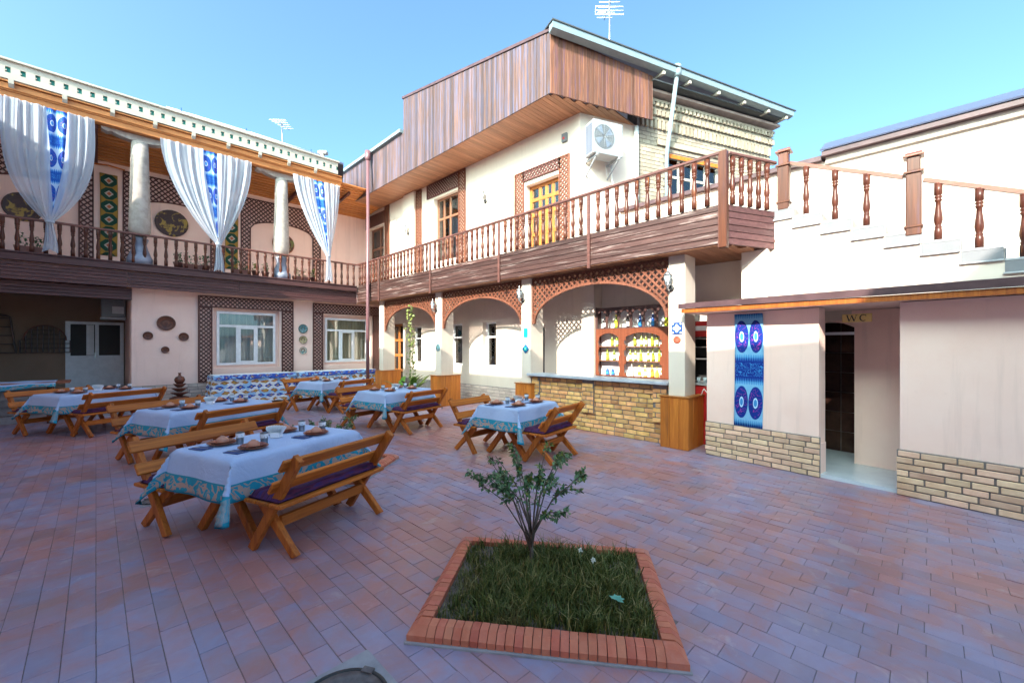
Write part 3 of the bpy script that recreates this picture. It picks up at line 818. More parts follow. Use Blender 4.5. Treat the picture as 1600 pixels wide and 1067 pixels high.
# pillars and lattice arches
PIL = [12.75, 9.52, 6.22, 2.88]
for y in PIL:
    g = Geo(); g.cbox(XC, y-.135, 0, XC+.42, y+.135, 3.13, .006); part('pillar', g, MT['plaster_white'], B, world=True)
TL_ = TB(XC+.06)
for ya, yb in zip(PIL, PIL[1:]):
    u0, u1 = -(ya-.15), -(yb+.15); c = (u0+u1)/2; hw = (u1-u0)/2 - .04
    def za(u, c=c, hw=hw): return 2.12 + .72*math.sqrt(max(0, 1-((u-c)/hw)**2))**1.0
    lattice_panel(B, TL_, u0, u1, 2.12, 3.10, MT['lattice_lit'], lambda u, z: z > za(u) and abs(u-c) < hw+.03, border=.04, pitch=.13, wd=.036, name='arch_lattice', frame_name='arch_frame')
    f = Geo(TL_); N = 24; pts = []
    for i in range(N+1):
        t = PI - PI*i/N; u = c + hw*math.cos(t); pts.append((u, 2.12 + .72*math.sin(t)))
    for p, q in zip(pts, pts[1:]):
        f.beam((p[0], .005, p[1]), (q[0], .005, q[1]), .05, .045, (0, 0, 1) if abs(q[0]-p[0]) > abs(q[1]-p[1]) else (1, 0, 0))
    part('arch_trim', f, MT['lattice_lit'], B, world=True)
# balcony deck, plank face, battens, soffit
PE = (7.35, 1.66); PF = (XF, 2.09)
g = Geo(); g.prism([(XF+.04, 2.12), (7.36, 1.70), (7.8, 1.70), (7.8, 14.44), (XF+.04, 14.0)], 3.16, 3.68, 'z'); part('deck', g, MT['plaster'], B, world=True)
y = 1.9; i = 0
while y < 14.0:
    x0 = XF+.02 if y > 2.08 else XF+.02+(2.09-y)*2.2
    g = Geo(); g.box(x0, y, 3.11, 7.79, y+.115, 3.155); part('soffit_board', g, MT['soffit'], B, world=True); y += .12
BAT = [2.12, 4.39, 6.79, 9.5, 12.4]
for ya, yb in zip(BAT, BAT[1:] + [13.98]):
    for i in range(6):
        ph = .58/6; z = 3.12 + i*ph
        g = Geo(); g.cbox(XF-.004*(i % 2), ya+.004, z+.003, XF+.035, yb-.004, z+ph-.003, .006); part('plank', g, MT['deck_dark_y'], B, world=True)
    g = Geo(); g.cbox(XF-.045, ya-.03, 3.06, XF-.006, ya+.03, 4.40, .006); part('batten', g, MT['rail_y'], B, world=True)
el = math.hypot(PE[0]-PF[0], PE[1]-PF[1]); ea = math.atan2(PE[1]-PF[1], PE[0]-PF[0]); TN = frame(PF[0], PF[1], ea)
for i in range(6):
    ph = .58/6; z = 3.12 + i*ph
    g = Geo(TN); g.cbox(.03, -.004*(i % 2), z+.003, el+.02, .035, z+ph-.003, .006); part('plank', g, MT['deck_dark'], B, world=True)
g = Geo(); g.cbox(XF-.05, 2.03, 3.06, XF+.06, 2.14, 4.45, .008); part('corner_post', g, MT['post_red'], B, world=True)
g = Geo(); g.cbox(XF-.045, 2.1, 4.405, XF+.035, 13.98, 4.455, .012); rail = part('handrail', g, MT['rail_y'], B, world=True)
for ya, yb in zip(BAT, BAT[1:] + [13.98]):
    n_ = max(1, round((yb-ya)/.188))
    for i in range(1, n_):
        o = part('baluster', BAL, None, rail, (XF-.005, ya+(yb-ya)*i/n_, 3.705), world=True); o.rotation_euler = (0, 0, random.random()*6)
g = Geo(TN); g.cbox(.06, -.045, 4.405, el, .035, 4.455, .012); rail2 = part('handrail', g, MT['rail'], B, world=True)
for i in range(1, 6):
    p = TN @ Vector((el*i/6, -.005, 3.705)); o = part('baluster', BAL, None, rail2, p, world=True)
# upper wall with door and windows
UP = [(-7.30, -6.20, 3.7, 5.75), (-11.40, -10.10, 4.35, 6.42), (-16.0, -14.75, 3.75, 6.30)]
g = Geo(TB(XW)); wall_geo(g, -16.5, -5.61, 3.3, 6.97, 0, .3, UP); part('upper_wall', g, MT['plaster_white'], B, world=True)
window(B, TB(XW), UP[0][0], UP[0][1], UP[0][2], UP[0][3], .16, MT['door_wood'], (-6.96, -6.75, -6.54), (4.5, 5.0, 5.38), .085, 'curtain_in', name='door')
window(B, TB(XW), *UP[1], .14, MT['frame_brown'], (-11.05, -10.72), (5.75,), .06, 'curtain_in')
window(B, TB(XW), *UP[2], .14, MT['frame_brown'], (-15.3,), (5.5,), .07, 'curtain_in')
TLB = TB(XW-.035)
lattice_panel(B, TLB, -7.66, -7.36, 3.72, 6.12, MT['lattice_lit'], pitch=.11); lattice_panel(B, TLB, -6.18, -5.90, 3.72, 6.12, MT['lattice_lit'], pitch=.11)
lattice_panel(B, TLB, -7.36, -6.18, 5.85, 6.12, MT['lattice'], pitch=.11)
lattice_panel(B, TLB, -12.42, -12.12, 3.72, 6.93, MT['lattice_lit'], pitch=.11); lattice_panel(B, TLB, -10.05, -9.75, 3.72, 6.93, MT['lattice_lit'], pitch=.11)
lattice_panel(B, TLB, -11.75, -10.07, 6.48, 6.93, MT['lattice'], pitch=.11)
lattice_panel(B, TLB, -14.6, -14.3, 3.72, 6.93, MT['lattice_lit'], pitch=.11); lattice_panel(B, TLB, -16.4, -14.62, 6.36, 6.80, MT['lattice'], pitch=.11)
g = Geo(TB(XW)); g.box(-13.15, -.10, 3.7, -12.46, -.001, 6.94); part('pilaster', g, MT['plaster_white'], B, world=True)
g = Geo(TE); g.box(0, 0, 3.3, 1.62, .3, 6.97); part('end_wall', g, MT['plaster_white'], B, world=True)
# roof edge cladding: raised part slopes, lower part is level
def ztop(y): return 8.23 + (y-5.60)*(9.29-8.23)/(11.51-5.60)
y = 5.62; bw = .092
while y < 11.5:
    b = min(y+bw-.006, 11.51); g = Geo(); x0 = XU - random.uniform(0, .006)
    g.prism([(y, 6.95), (b, 6.95), (b, ztop(b)), (y, ztop(y))], x0, XU+.03, 'x'); part('cladding_board', g, MT['clad'], B, world=True, bevel=.004); y += bw
bmesh_low = Geo(); bmesh_low.cbox(0, 0, 0, .03, .094, 1.29, .004); low_me = bmesh_low.mesh('cladding_board', MT['clad'])
y = 11.53
while y < 15.9:
    part('cladding_board', low_me, None, B, (XU-random.uniform(0, .006), y, 6.95), world=True); y += .10
RT = frame(XU, 5.60, math.atan2(4.58-5.60, 9.26-6.74)); rl_ = math.hypot(9.26-6.74, 4.58-5.60)
x = .0
while x < rl_:
    b = min(x+.094, rl_); g = Geo(RT); zt = 8.23 - .25*x/rl_
    g.box(x, -random.uniform(0, .006), 6.95, b, .03, zt); part('cladding_board', g, MT['clad_end'], B, world=True, bevel=.004); x += .10
g = Geo(); g.prism([(5.56, ztop(5.56)+.002), (11.55, ztop(11.55)+.002), (11.55, ztop(11.55)+.07), (5.56, ztop(5.56)+.07)], XU-.03, XU+.12, 'x'); part('verge_trim', g, MT['cap_brown'], B, world=True)
g = Geo(); g.box(XU-.10, 11.56, 8.26, XU+.10, 16.0, 8.36); part('gutter', g, MT['metal_blue'], B, world=True)
# soffit boards under the roof edge
y = 5.02
while y < 15.9:
    x0 = XU+.03 if y > 5.6 else XU+.03+(5.60-y)*2.45
    g = Geo(); g.box(x0, y, 6.955, 7.82 if y > 5.6 else 9.4, y+.104, 6.985); part('soffit_board', g, MT['soffit'], B, world=True); y += .11
# roof slabs
g = Geo(); P = [(XU+.02, 5.6), (13.6, 2.75), (13.6, 11.5), (XU+.02, 11.5)]
zz = [8.29, 8.02, 9.30, 9.34]
g.add([(a, b, z) for (a, b), z in zip(P, zz)] + [(a, b, z+.03) for (a, b), z in zip(P, zz)], [(0,3,2,1), (4,5,6,7), (0,1,5,4), (1,2,6,5), (2,3,7,6), (3,0,4,7)])
part('roof', g, MT['roof_sheet'], B, world=True)
g = Geo(); g.box(XU+.05, 11.52, 8.30, 12, 16.4, 8.34); part('roof', g, MT['roof_sheet'], B, world=True)
g = Geo(); g.box(XU+.1, 11.46, 8.2, 12, 11.5, 9.25); part('roof_gable', g, MT['clad'], B, world=True)
# gutter along the end eaves
GT = frame(XU-.08, 5.56, math.atan2(2.72-5.56, 13.5-6.66)); gl_ = math.hypot(13.5-6.66, 2.72-5.56)
def gz(x): return 8.27 - .27*x/gl_
g = Geo(GT)
g.add([(0, -.14, gz(0)-.10), (gl_, -.14, gz(gl_)-.10), (gl_, .02, gz(gl_)-.13), (0, .02, gz(0)-.13), (0, -.16, gz(0)+.02), (gl_, -.16, gz(gl_)+.02), (gl_, .02, gz(gl_)+.02), (0, .02, gz(0)+.02)],
      [(0,3,2,1), (4,5,6,7), (0,1,5,4), (1,2,6,5), (2,3,7,6), (3,0,4,7)])
gu = part('gutter', g, MT['metal_blue'], B, world=True)
g = Geo(GT); g.add([(-.02, -.18, gz(0)+.022), (gl_+.05, -.18, gz(gl_)+.022), (gl_+.05, .3, gz(gl_)+.06), (-.02, .3, gz(0)+.06), (-.02, -.18, gz(0)+.05), (gl_+.05, -.18, gz(gl_)+.05), (gl_+.05, .3, gz(gl_)+.09), (-.02, .3, gz(0)+.09)],
      [(0,3,2,1), (4,5,6,7), (0,1,5,4), (1,2,6,5), (2,3,7,6), (3,0,4,7)]); part('roof_edge', g, MT['metal_dark'], B, world=True)
for x in (2.95, 3.75, 4.7, 5.6, 6.5, 7.2):
    g = Geo(GT); g.beam((x, -.10, gz(x)-.16), (x, .62, gz(x)-.10), .07, .07); part('rafter_end', g, MT['offwhite'], B, world=True)
g = Geo(GT); g.box(2.75, .03, 7.86, gl_-.1, .75, 7.89); part('eaves_soffit', g, MT['metal_dark'], B, world=True)
# yellow brick end wall with dentil cornice and blue window
EL = 6.25; WB = (2.55, 4.35, 5.15, 6.46)
g = Geo(TE); wall_geo(g, 1.62, EL, 0, 7.82, .02, .4, [WB]); yw = part('brick_wall', g, MT['mortar'], B, world=True)
nrm = (math.sin(EA), -math.cos(EA), 0)   # outward
nv = Vector((-math.sin(-EA), -math.cos(EA), 0)); nv = Vector((ey, -ex, 0)); 
G = Geo(TE); bl, bh, jt = .25, .085, .012; r = 0; z = 3.6
while z < 6.95:
    x = 1.62 - (r % 2)*.12
    while x < EL:
        a, b = max(x, 1.62), min(x+bl, EL); x += bl+jt
        if b-a < .04: continue
        if z+bh > WB[2] and z < WB[3] and b > WB[0] and a < WB[1]: continue
        G.box(a, .004+random.uniform(-.003, .003), z, b, .03, z+bh)
    z += bh+jt; r += 1
q = part('bricks', G, MT['brick_yellow'], yw); q['kind'] = 'stuff'
G = Geo(TE)
for i, (z, pr, h, w_, st) in enumerate(((7.00, .06, .22, .065, .13), (7.30, .10, .13, .075, .13), (7.50, .14, .11, .065, .13))):
    x = 1.7 + (i % 2)*.08
    while x < EL-.05:
        G.box(x, -pr, z, x+w_, .02, z+h); x += st
    G.box(1.66, -pr+.02, z+h+.001, EL+.02, .02, z+h+.06)
q = part('dentils', G, MT['brick_yellow'], yw); q['kind'] = 'stuff'
g = Geo(TE); g.box(1.64, -.22, 7.77, EL+.1, .02, 7.83); part('cornice', g, MT['brick_grey'], B, world=True)
g = Geo(TE); g.prism([(2.2, 6.62), (4.7, 6.62), (4.7, 6.75), (2.2, 6.75)], -.04, .003, 'y'); part('lintel', g, MT['brick_yellow'], B, world=True)
wn = window(B, TE, *WB, .10, MT['offwhite'], (3.0, 3.45, 3.9), (5.95,), .06, None)
g = Geo(TE); g.box(WB[0], .16, WB[2], WB[1], .18, WB[3]); part('window_film', g, MT['blue_pane'], B, world=True)
g = Geo(TE); g.box(WB[0]-.02, -.02, WB[3]-.1, WB[1]+.02, .0, WB[3]); part('window_head', g, MT['bench'], B, world=True)

# ---------------------------------------------------------------- boundary wall, stairs, toilet block
W = thing('courtyard_wall', 'tall cream wall with dark metal roof edge behind the outdoor stairs', 'wall', (8.6, 2, 0))
g = Geo(); g.box(8.6, -4, 0, 8.85, 5.05, 4.72); part('wall_face', g, MT['plaster_white'], W, world=True)
g = Geo(); g.prism([(8.50, 4.722), (9.3, 4.722), (9.3, 4.95), (8.50, 4.80)], 1.25, 5.04, 'y'); part('coping', g, MT['cap_brown'], W, world=True)
g = Geo(); g.box(8.54, -4, 4.66, 8.599, 1.2, 4.76); part('cornice', g, MT['plaster_white'], W, world=True)
g = Geo(); g.prism([(8.44, 4.765), (8.95, 4.765), (8.95, 5.05), (8.44, 4.84)], -4, 1.24, 'y'); part('roof_edge', g, MT['cap_brown'], W, world=True)
g = Geo(); g.prism([(8.42, 4.842), (8.95, 5.06), (8.95, 5.16), (8.41, 4.862)], -4, 1.26, 'y'); part('roof_sheet', g, MT['roof_sheet'], W, world=True)

ST = thing('outdoor_stairs', 'white staircase with marble treads climbing to the balcony end', 'stairs', (7.9, .3, 0))
XS = 7.35; RISE, RUN, Y0, Z0 = .155, .34, 1.62, 3.70
prof = [(2.09, 2.0), (2.09, Z0)]
ys = Y0 - .2; z = Z0; steps = []
prof.append((ys, Z0))
for i in range(9):
    z -= RISE; prof.append((ys, z)); steps.append((ys, ys-RUN, z)); ys -= RUN; prof.append((ys, z))
prof.append((ys, 2.0))
g = Geo(); g.prism(prof, XS, XS+.25, 'x'); part('stair_wall', g, MT['plaster_white'], ST, world=True)
for a, b, z in [(2.09, Y0-.2, Z0)] + steps:
    g = Geo(); g.box(XS+.25, b, 2.0, 8.59, a, z-.002); part('step', g, MT['plaster_white'], ST, world=True)
    g = Geo(); g.cbox(XS-.012, b+.004, z+.001, 8.58, a+.0, z+.03, .004); part('tread', g, MT['marble'], ST, world=True)
    g = Geo(); g.box(XS-.010, b+.004, z-.128, XS-.001, a-.002, z-.001); part('step_cladding', g, MT['riser'], ST, world=True)
    g = Geo(); g.cbox(XS-.035, b+.006, z-.150, XS-.001, a+.012, z-.130, .003); part('step_nosing', g, MT['marble'], ST, world=True)
    if z < Z0: g = Geo(); g.box(XS-.006, a-.014, z+.032, 8.57, a-.001, z+RISE-.002); part('riser', g, MT['riser'], ST, world=True)
def newel(y, zb, zt, cap=True):
    g = Geo(); g.cbox(XS-.02, y-.075, zb, XS+.13, y+.075, zt-.24, .01); p = part('newel_post', g, MT['post_red'], ST, world=True)
    g = Geo(); g.cbox(XS-.04, y-.095, zt-.24, XS+.15, y+.095, zt-.21, .006); g.cbox(XS-.01, y-.065, zt-.21, XS+.12, y+.065, zt-.03, .01); part('post_head', g, MT['post_red'], p)
    g = Geo(); g.cbox(XS-.04, y-.10, zt-.03, XS+.15, y+.10, zt, .008); g.prism([(XS-.02, zt), (XS+.13, zt), (XS+.055, zt+.05)], y-.08, y+.08, 'y'); part('post_cap', g, MT['rail_red'], p)
    g = Geo(); g.cbox(XS-.03, y-.09, zb+.10, XS+.14, y+.09, zb+.125, .004); part('post_band', g, MT['post_red'], p)
newel(1.55, 3.705, 4.60); newel(.13, 3.05, 4.08); newel(-1.25, 2.42, 3.45)
sl_ = RISE/RUN
def railz(y): return 4.40 - (1.48-y)*sl_
g = Geo()
g.beam((XS+.05, 1.47, railz(1.47)), (XS+.05, .22, railz(.22)), .07, .045); part('stair_rail', g, MT['rail_red'], ST, world=True)
g = Geo(); g.beam((XS+.05, .04, railz(.04)), (XS+.05, -1.17, railz(-1.17)), .07, .045); part('stair_rail', g, MT['rail_red'], ST, world=True)
for a, b, z in steps:
    y = (a+b)/2+.02
    if abs(y-.13) < .12 or abs(y+1.25) < .1: continue
    hh = railz(y)-.02-(z+.03); me = baluster_mesh(hh); part('baluster', me, None, ST, (XS+.05, y, z+.03), world=True)
y = Y0-.34
g = Geo(); g.box(XS-.012, 1.45, 3.27, XS+.001, 1.66, 3.48)
for i in range(6): g.box(XS-.02, 1.465, 3.285+i*.031, XS-.013, 1.645, 3.302+i*.031)
solo('vent_grille', g, MT['white'], 'small white vent grille on the stair wall', 'vent')

WCa = math.atan2(-.9906, -.1368); TW = frame(6.63, 2.40, WCa)
WB_ = thing('toilet_block', 'low cream annex with brick base, brown roof edge and open doorway', 'annex', (6.8, 1, 0))
g = Geo(TW)
g.box(0, 0, .0, 1.444, .22, 2.13); g.box(2.20, 0, 0, 5.5, .22, 2.13); part('wall_face', g, MT['plaster'], WB_, world=True)
g = Geo(TW); g.box(0, .23, 0, .12, .62, 2.13); part('side_wall', g, MT['plaster'], WB_, world=True)
g = Geo(TW); g.box(.7, .94, 0.02, 1.0, 1.06, 2.13); g.box(1.573, .94, .02, 3.0, 1.06, 2.13); g.box(1.0, .94, 2.03, 1.573, 1.06, 2.13); part('inner_wall', g, MT['plaster'], WB_, world=True)
g = Geo(TW); g.box(.60, .23, .02, .70, .94, 2.13); g.box(2.45, .23, .02, 2.6, .94, 2.13); part('inner_wall', g, MT['plaster'], WB_, world=True)
g = Geo(TW); g.box(.70, .01, -.02, 2.44, 1.6, .04); part('floor', g, MT['floor_tile'], WB_, world=True)
g = Geo(TW); g.box(.85, 1.62, .04, 1.85, 1.66, 2.1); ti = part('tiled_wall', g, MT['mortar_dark'], WB_, world=True)
tm = Geo(TW.to_3x3().to_4x4()); tm.cbox(-.096, -.012, -.146, .096, 0, .146, .002); tme = tm.mesh('tile', MT['tile_dark'])
for i in range(5):
    for j in range(7):
        p = TW @ Vector((.95+i*.2, 1.62, .19+j*.3)); part('tile', tme, None, ti, p, world=True)
g = Geo(TW); g.box(.84, 1.07, .04, .87, 1.615, 2.1); g.box(1.80, 1.07, .04, 1.84, 1.615, 2.1); part('inner_wall', g, MT['tile_dark'], WB_, world=True)
g = Geo(TW); g.box(1.005, .955, 1.80, 1.568, .985, 1.84); part('transom', g, MT['pvc'], WB_, world=True)
g = Geo(TW); g.prism([(1.0, 2.029), (1.0, 1.90), (1.12, 1.96), (1.29, 1.99), (1.45, 1.96), (1.573, 1.90), (1.573, 2.029)], .958, .98, 'y'); part('door_head', g, MT['plaster'], WB_, world=True)
for a, b in ((0, 1.46), (2.18, 5.5)):
    g = Geo(TW); g.box(a, -.035, 0, b, -.001, .50); pl = part('plinth', g, MT['mortar_dark'], WB_, world=True)
    p = TW @ Vector((a, -.035, 0)); ux = TW.to_3x3() @ Vector((1, 0, 0)); nn = TW.to_3x3() @ Vector((0, -1, 0))
    brick_rows(pl, MT['brick_tan'], p, ux, nn, min(b-a, 3.2), .008, 7, .215, .057, jt=.014, depth=.03, proud=.016, jitter=.2)
    if a == 0:
        p = TW @ Vector((1.461, -.03, 0)); ux2 = TW.to_3x3() @ Vector((0, 1, 0)); nn2 = TW.to_3x3() @ Vector((1, 0, 0))
        g = Geo(TW); g.box(1.445, -.034, 0, 1.459, .2, .42); part('plinth_return', g, MT['plaster'], WB_, world=True)
g = Geo(TW); g.add([(-.28, -.33, 2.215), (5.6, -.33, 2.16), (5.6, .95, 2.30), (-.28, .75, 2.33), (-.28, -.33, 2.29), (5.6, -.33, 2.255), (5.6, .95, 2.39), (-.28, .75, 2.41)],
                   [(0,3,2,1), (4,5,6,7), (0,1,5,4), (1,2,6,5), (2,3,7,6), (3,0,4,7)]); part('roof', g, MT['cap_brown'], WB_, world=True)
g = Geo(TW); g.box(-.22, -.30, 2.132, 5.6, -.26, 2.16 ); 
g = Geo(TW); g.add([(-.24, -.31, 2.15), (5.6, -.31, 2.095), (5.6, -.27, 2.095), (-.24, -.27, 2.15), (-.24, -.31, 2.213), (5.6, -.31, 2.158), (5.6, -.27, 2.158), (-.24, -.27, 2.213)],
                   [(0,3,2,1), (4,5,6,7), (0,1,5,4), (1,2,6,5), (2,3,7,6), (3,0,4,7)]); part('fascia_board', g, MT['bench_y'], WB_, world=True)
g = Geo(TW); g.box(-.2, -.265, 2.14, 5.6, 1.6, 2.155); part('soffit', g, MT['plaster'], WB_, world=True)

# house across the courtyard, behind the camera; it keeps the sun off the paving
O = thing('opposite_house', 'two-storey house closing the courtyard behind the viewer', 'house', (-4, 0, 0))
OX = -2.4
g = Geo(); g.box(-8, -16, 0, OX, 19, 7.05); part('wall_face', g, MT['plaster'], O, world=True)
g = Geo(); g.box(-8, -16, 7.06, OX+.25, 13.2, 7.28); part('eaves', g, MT['wood_beam'], O, world=True)
g = Geo(); g.prism([(-16, 7.29), (-1.4, 7.29), (-4.6, 10.5), (-16, 10.5)], -8, OX-.05, 'x'); part('upper_storey', g, MT['plaster'], O, world=True)
# ---------------------------------------------------------------- bar and pillar boxes
BC = thing('bar_counter', 'ochre brick bar counter with grey stone top under the rightmost arch', 'bar', (6.9, 4.5, 0))
CF = 6.74
g = Geo(); g.box(CF, 3.05, 0, 6.98, 6.05, .995); core = part('counter_core', g, MT['mortar_dark'], BC, world=True)
brick_rows(core, MT['brick_bar'], (CF-.002, 6.05, 0), (0, -1, 0), (-1, 0, 0), 3.0, .006, 12, .185, .066, jt=.016, depth=.03, proud=.014, jitter=.25)
for ya, yb in ((5.87, 6.06), (4.50, 4.75), (3.06, 3.30)):
    g = Geo(); g.box(CF-.055, ya, .36 if ya != 5.87 else 0, CF-.018, yb, .994); pr = part('pier', g, MT['mortar_dark'], BC, world=True)
    z0, n_ = (.366, 7) if ya != 5.87 else (.006, 12)
    brick_rows(pr, MT['brick_bar'], (CF-.057, yb, 0), (0, -1, 0), (-1, 0, 0), yb-ya, z0, n_, .185, .066, jt=.016, depth=.02, proud=.012, jitter=.25)
g = Geo(); g.cbox(6.58, 3.02, 1.0, 7.05, 6.14, 1.055, .008); part('counter_top', g, MT['slab_grey'], BC, world=True)

names = ['pillar by the brown downpipe', 'second pillar from the downpipe', 'pillar at the far bar end', 'pillar between bar and annex']
for y, nm in zip(PIL, names):
    b = thing('pillar_box', 'pine plank box at the foot of the ' + nm, 'wooden box', (XC+.2, y, 0), group='plank boxes round the pillar feet')
    x0, x1, y0, y1 = -.30, .40, -.23, .23; H = .82
    for i in range(3):
        w_ = (y1-y0)/3; g = Geo(); g.cbox(x0, y0+i*w_+.002, 0, x0+.025, y0+(i+1)*w_-.002, H, .004); part('plank', g, MT['wood_box'], b)
    for i in range(4):
        w_ = (x1-x0-.025)/4; g = Geo(); g.cbox(x0+.026+i*w_, y0, 0, x0+.026+(i+1)*w_-.004, y0+.025, H, .004); part('plank', g, MT['wood_box'], b)
        g = Geo(); g.cbox(x0+.026+i*w_, y1-.025, 0, x0+.026+(i+1)*w_-.004, y1, H, .004); part('plank', g, MT['wood_box'], b)
    g = Geo(); g.cbox(x0-.02, y0-.02, H+.001, x0+.095, y1+.02, H+.022, .004); g.box(x0+.095, y0-.02, H+.001, x1, -.14, H+.022); g.box(x0+.095, .14, H+.001, x1, y1+.02, H+.022)
    part('cap', g, MT['door_wood'], b)

# bottle shelf on the wall behind the bar
SH = thing('bottle_shelf', 'brown carved shelf unit with arched openings behind the bar', 'shelf', (7.7, 4.2, .98))
TS = Matrix.Translation((7.56, 0, 0)) @ Matrix.Rotation(-PI/2, 4, 'Z')
u0, u1 = -5.02, -3.40
MT['shelf_red'] = wood('shelf_red_wood', (.14,.036,.018), (.22,.066,.03), 'Z', .4, .1)
MT['shelf_dark'] = wood('shelf_dark_wood', (.06,.03,.028), (.10,.05,.045), 'Z', .4, .1)
g = Geo(TS); g.box(u0, .20, .98, u1, .22, 2.44); part('back_panel', g, MT['white'], SH, world=True)
def cut_panel(G, a, b, za, zb, holes, y0, y1, nz=60):
    """panel a..b, za..zb with holes given by function half(u)->(zlo,zhi) list; built of thin vertical strips"""
    N = 90
    for i in range(N):
        ua = a+(b-a)*i/N; ub = a+(b-a)*(i+1)/N; um = (ua+ub)/2; z = za
        for lo, hi in sorted(holes(um)):
            if lo > z: G.box(ua, y0, z, ub, y1, lo)
            z = max(z, hi)
        if z < zb: G.box(ua, y0, z, ub, y1, zb)
na = 6; aw = (u1-u0)/na
def h_top(u):
    i = int((u-u0)/aw); c = u0+(i+.5)*aw; hw = aw*.40; d = abs(u-c)
    return [(2.02, 2.22+.14*math.sqrt(max(0, 1-(d/hw)**2)))] if d < hw else []
g = Geo(TS); cut_panel(g, u0, u1, 2.0, 2.44, h_top, 0, .02); part('arched_panel', g, MT['shelf_dark'], SH, world=True)
def h_low(u):
    for a, b in ((u0+.05, u0+.56), (u0+.66, u1-.16)):
        c = (a+b)/2; hw = (b-a)/2; d = abs(u-c)
        if d < hw:
            t = d/hw; out = [(1.04, 1.91-.10*t*t-.12*max(0, t-.75)*4*max(0, t-.75))]
            if t > .90: out = [(1.10, 1.28), (1.44, 1.56), (1.68, 1.76)]
            return out
    return []
g = Geo(TS); cut_panel(g, u0, u1, 1.02, 1.999, h_low, 0, .02); part('carved_panel', g, MT['shelf_red'], SH, world=True)
for z in (1.02, 1.335, 1.63, 2.0):
    g = Geo(TS); g.box(u0+.01, .021, z-.008, u1-.01, .199, z+.008); part('shelf_board', g, MT['frame_brown'], SH, world=True)
g = Geo(TS); g.box(u0-.02, -.005, .98, u1+.02, .22, 1.011); part('shelf_base', g, MT['door_wood'], SH, world=True)
for u in (u0-.02, u1): 
    g = Geo(TS); g.box(u, -.002, 1.012, u+.019, .22, 2.46); part('shelf_side', g, MT['shelf_dark'], SH, world=True)
def bottle(u, z, h, col, lab, r, desc):
    p = TS @ Vector((u, .11, z))
    b = thing('bottle', desc, 'bottle', p, group='bottles on the bar shelf')
    m = Geo(); m.lathe([(r*.9, 0), (r, .01), (r, h*.55), (r*.8, h*.66), (r*.36, h*.78), (r*.34, h*.94)], 8); part('bottle_body', m, MT['b_'+col], b)
    m = Geo(); m.lathe([(r*.40, h*.90), (r*.42, h)], 8); part('bottle_cap', m, MT[lab if lab == 'lab_y' else 'lab_w'], b)
    m = Geo(); m.lathe([(r*1.02, h*.14), (r*1.02, h*.46)], 8, cap=False); part('label_band', m, MT[lab], b)
ords = ['first', 'second', 'third', 'fourth', 'fifth', 'sixth', 'seventh', 'eighth', 'ninth']
def shelf_row(items, z, rown):
    for i, (f, h, col, lab, r) in enumerate(items):
        bottle(u0+(u1-u0)*f, z, h, col, lab, r, '%s bottle from the left on the %s shelf behind the bar' % (ords[i], rown))
shelf_row([(aw*(i+.5)/(u1-u0)+.01, .28, c, l, .036) for i, (c, l) in enumerate((('dark', 'lab_w'), ('green', 'lab_y'), ('dark', 'lab_w'), ('blue', 'lab_b'), ('blue', 'lab_b'), ('green', 'lab_y')))], 2.010, 'arched top')
shelf_row([(f, .25, c, l, .030) for f, c, l in ((.20, 'olive', 'lab_y'), (.27, 'green', 'lab_w'), (.52, 'olive', 'lab_y'), (.61, 'green', 'lab_w'), (.67, 'olive', 'lab_w'), (.75, 'green', 'lab_y'), (.81, 'olive', 'lab_w'), (.88, 'dark', 'lab_w'))], 1.640, 'second highest')
shelf_row([(f, .25, c, l, .030) for f, c, l in ((.13, 'green', 'lab_y'), (.23, 'olive', 'lab_w'), (.46, 'green', 'lab_w'), (.53, 'olive', 'lab_w'), (.60, 'green', 'lab_y'), (.70, 'olive', 'lab_w'), (.76, 'olive', 'lab_y'), (.84, 'green', 'lab_y'), (.89, 'olive', 'lab_w'))], 1.345, 'second lowest')
shelf_row([(.13, .17, 'blue', 'lab_b', .034), (.21, .17, 'blue', 'lab_b', .034), (.48, .26, 'clear', 'lab_w', .036), (.58, .22, 'clear', 'lab_y', .036), (.66, .24, 'gold', 'lab_w', .036), (.75, .24, 'amber', 'lab_y', .036), (.81, .20, 'gold', 'lab_y', .034), (.88, .22, 'gold', 'lab_w', .036)], 1.030, 'lowest')

# drinks cabinet seen between pillar and annex
FR = thing('drinks_cabinet', 'red drinks cabinet with glass shelves between the pillar and the annex', 'cabinet', (7.45, 2.72, 0))
x0, x1, y0, y1 = 7.18, 7.70, 2.44, 2.98
g = Geo(); g.cbox(x0, y0, .0, x1, y1, .98, .01); part('cabinet_base', g, MT['red'], FR, world=True)
g = Geo(); g.cbox(x0-.006, y0+.06, .12, x0-.001, y1-.06, .86, .002); part('door_panel', g, MT['red'], FR, world=True)
g = Geo(); g.cbox(x0-.03, y0-.02, .985, x1, y1+.02, 1.02, .004); part('counter_board', g, MT['marble'], FR, world=True)
g = Geo(); g.box(x1-.04, y0, 1.03, x1, y1, 2.02); g.box(x0, y0, 1.03, x1-.05, y0+.02, 2.02); g.box(x0, y1-.02, 1.03, x1-.05, y1, 2.02); part('back_panel', g, MT['black'], FR, world=True)
for z in (1.42, 1.62, 1.76): g = Geo(); g.box(x0+.02, y0+.02, z, x1-.05, y1-.02, z+.012); part('shelf_board', g, MT['steel'], FR, world=True)
g = Geo(); g.cbox(x0-.01, y0-.01, 1.80, x0+.05, y1+.01, 2.06, .008); part('header_panel', g, MT['red'], FR, world=True)
g = Geo(); g.box(x0-.014, y0+.08, 1.90, x0-.011, y1-.08, 1.98); part('header_band', g, MT['white'], FR, world=True)
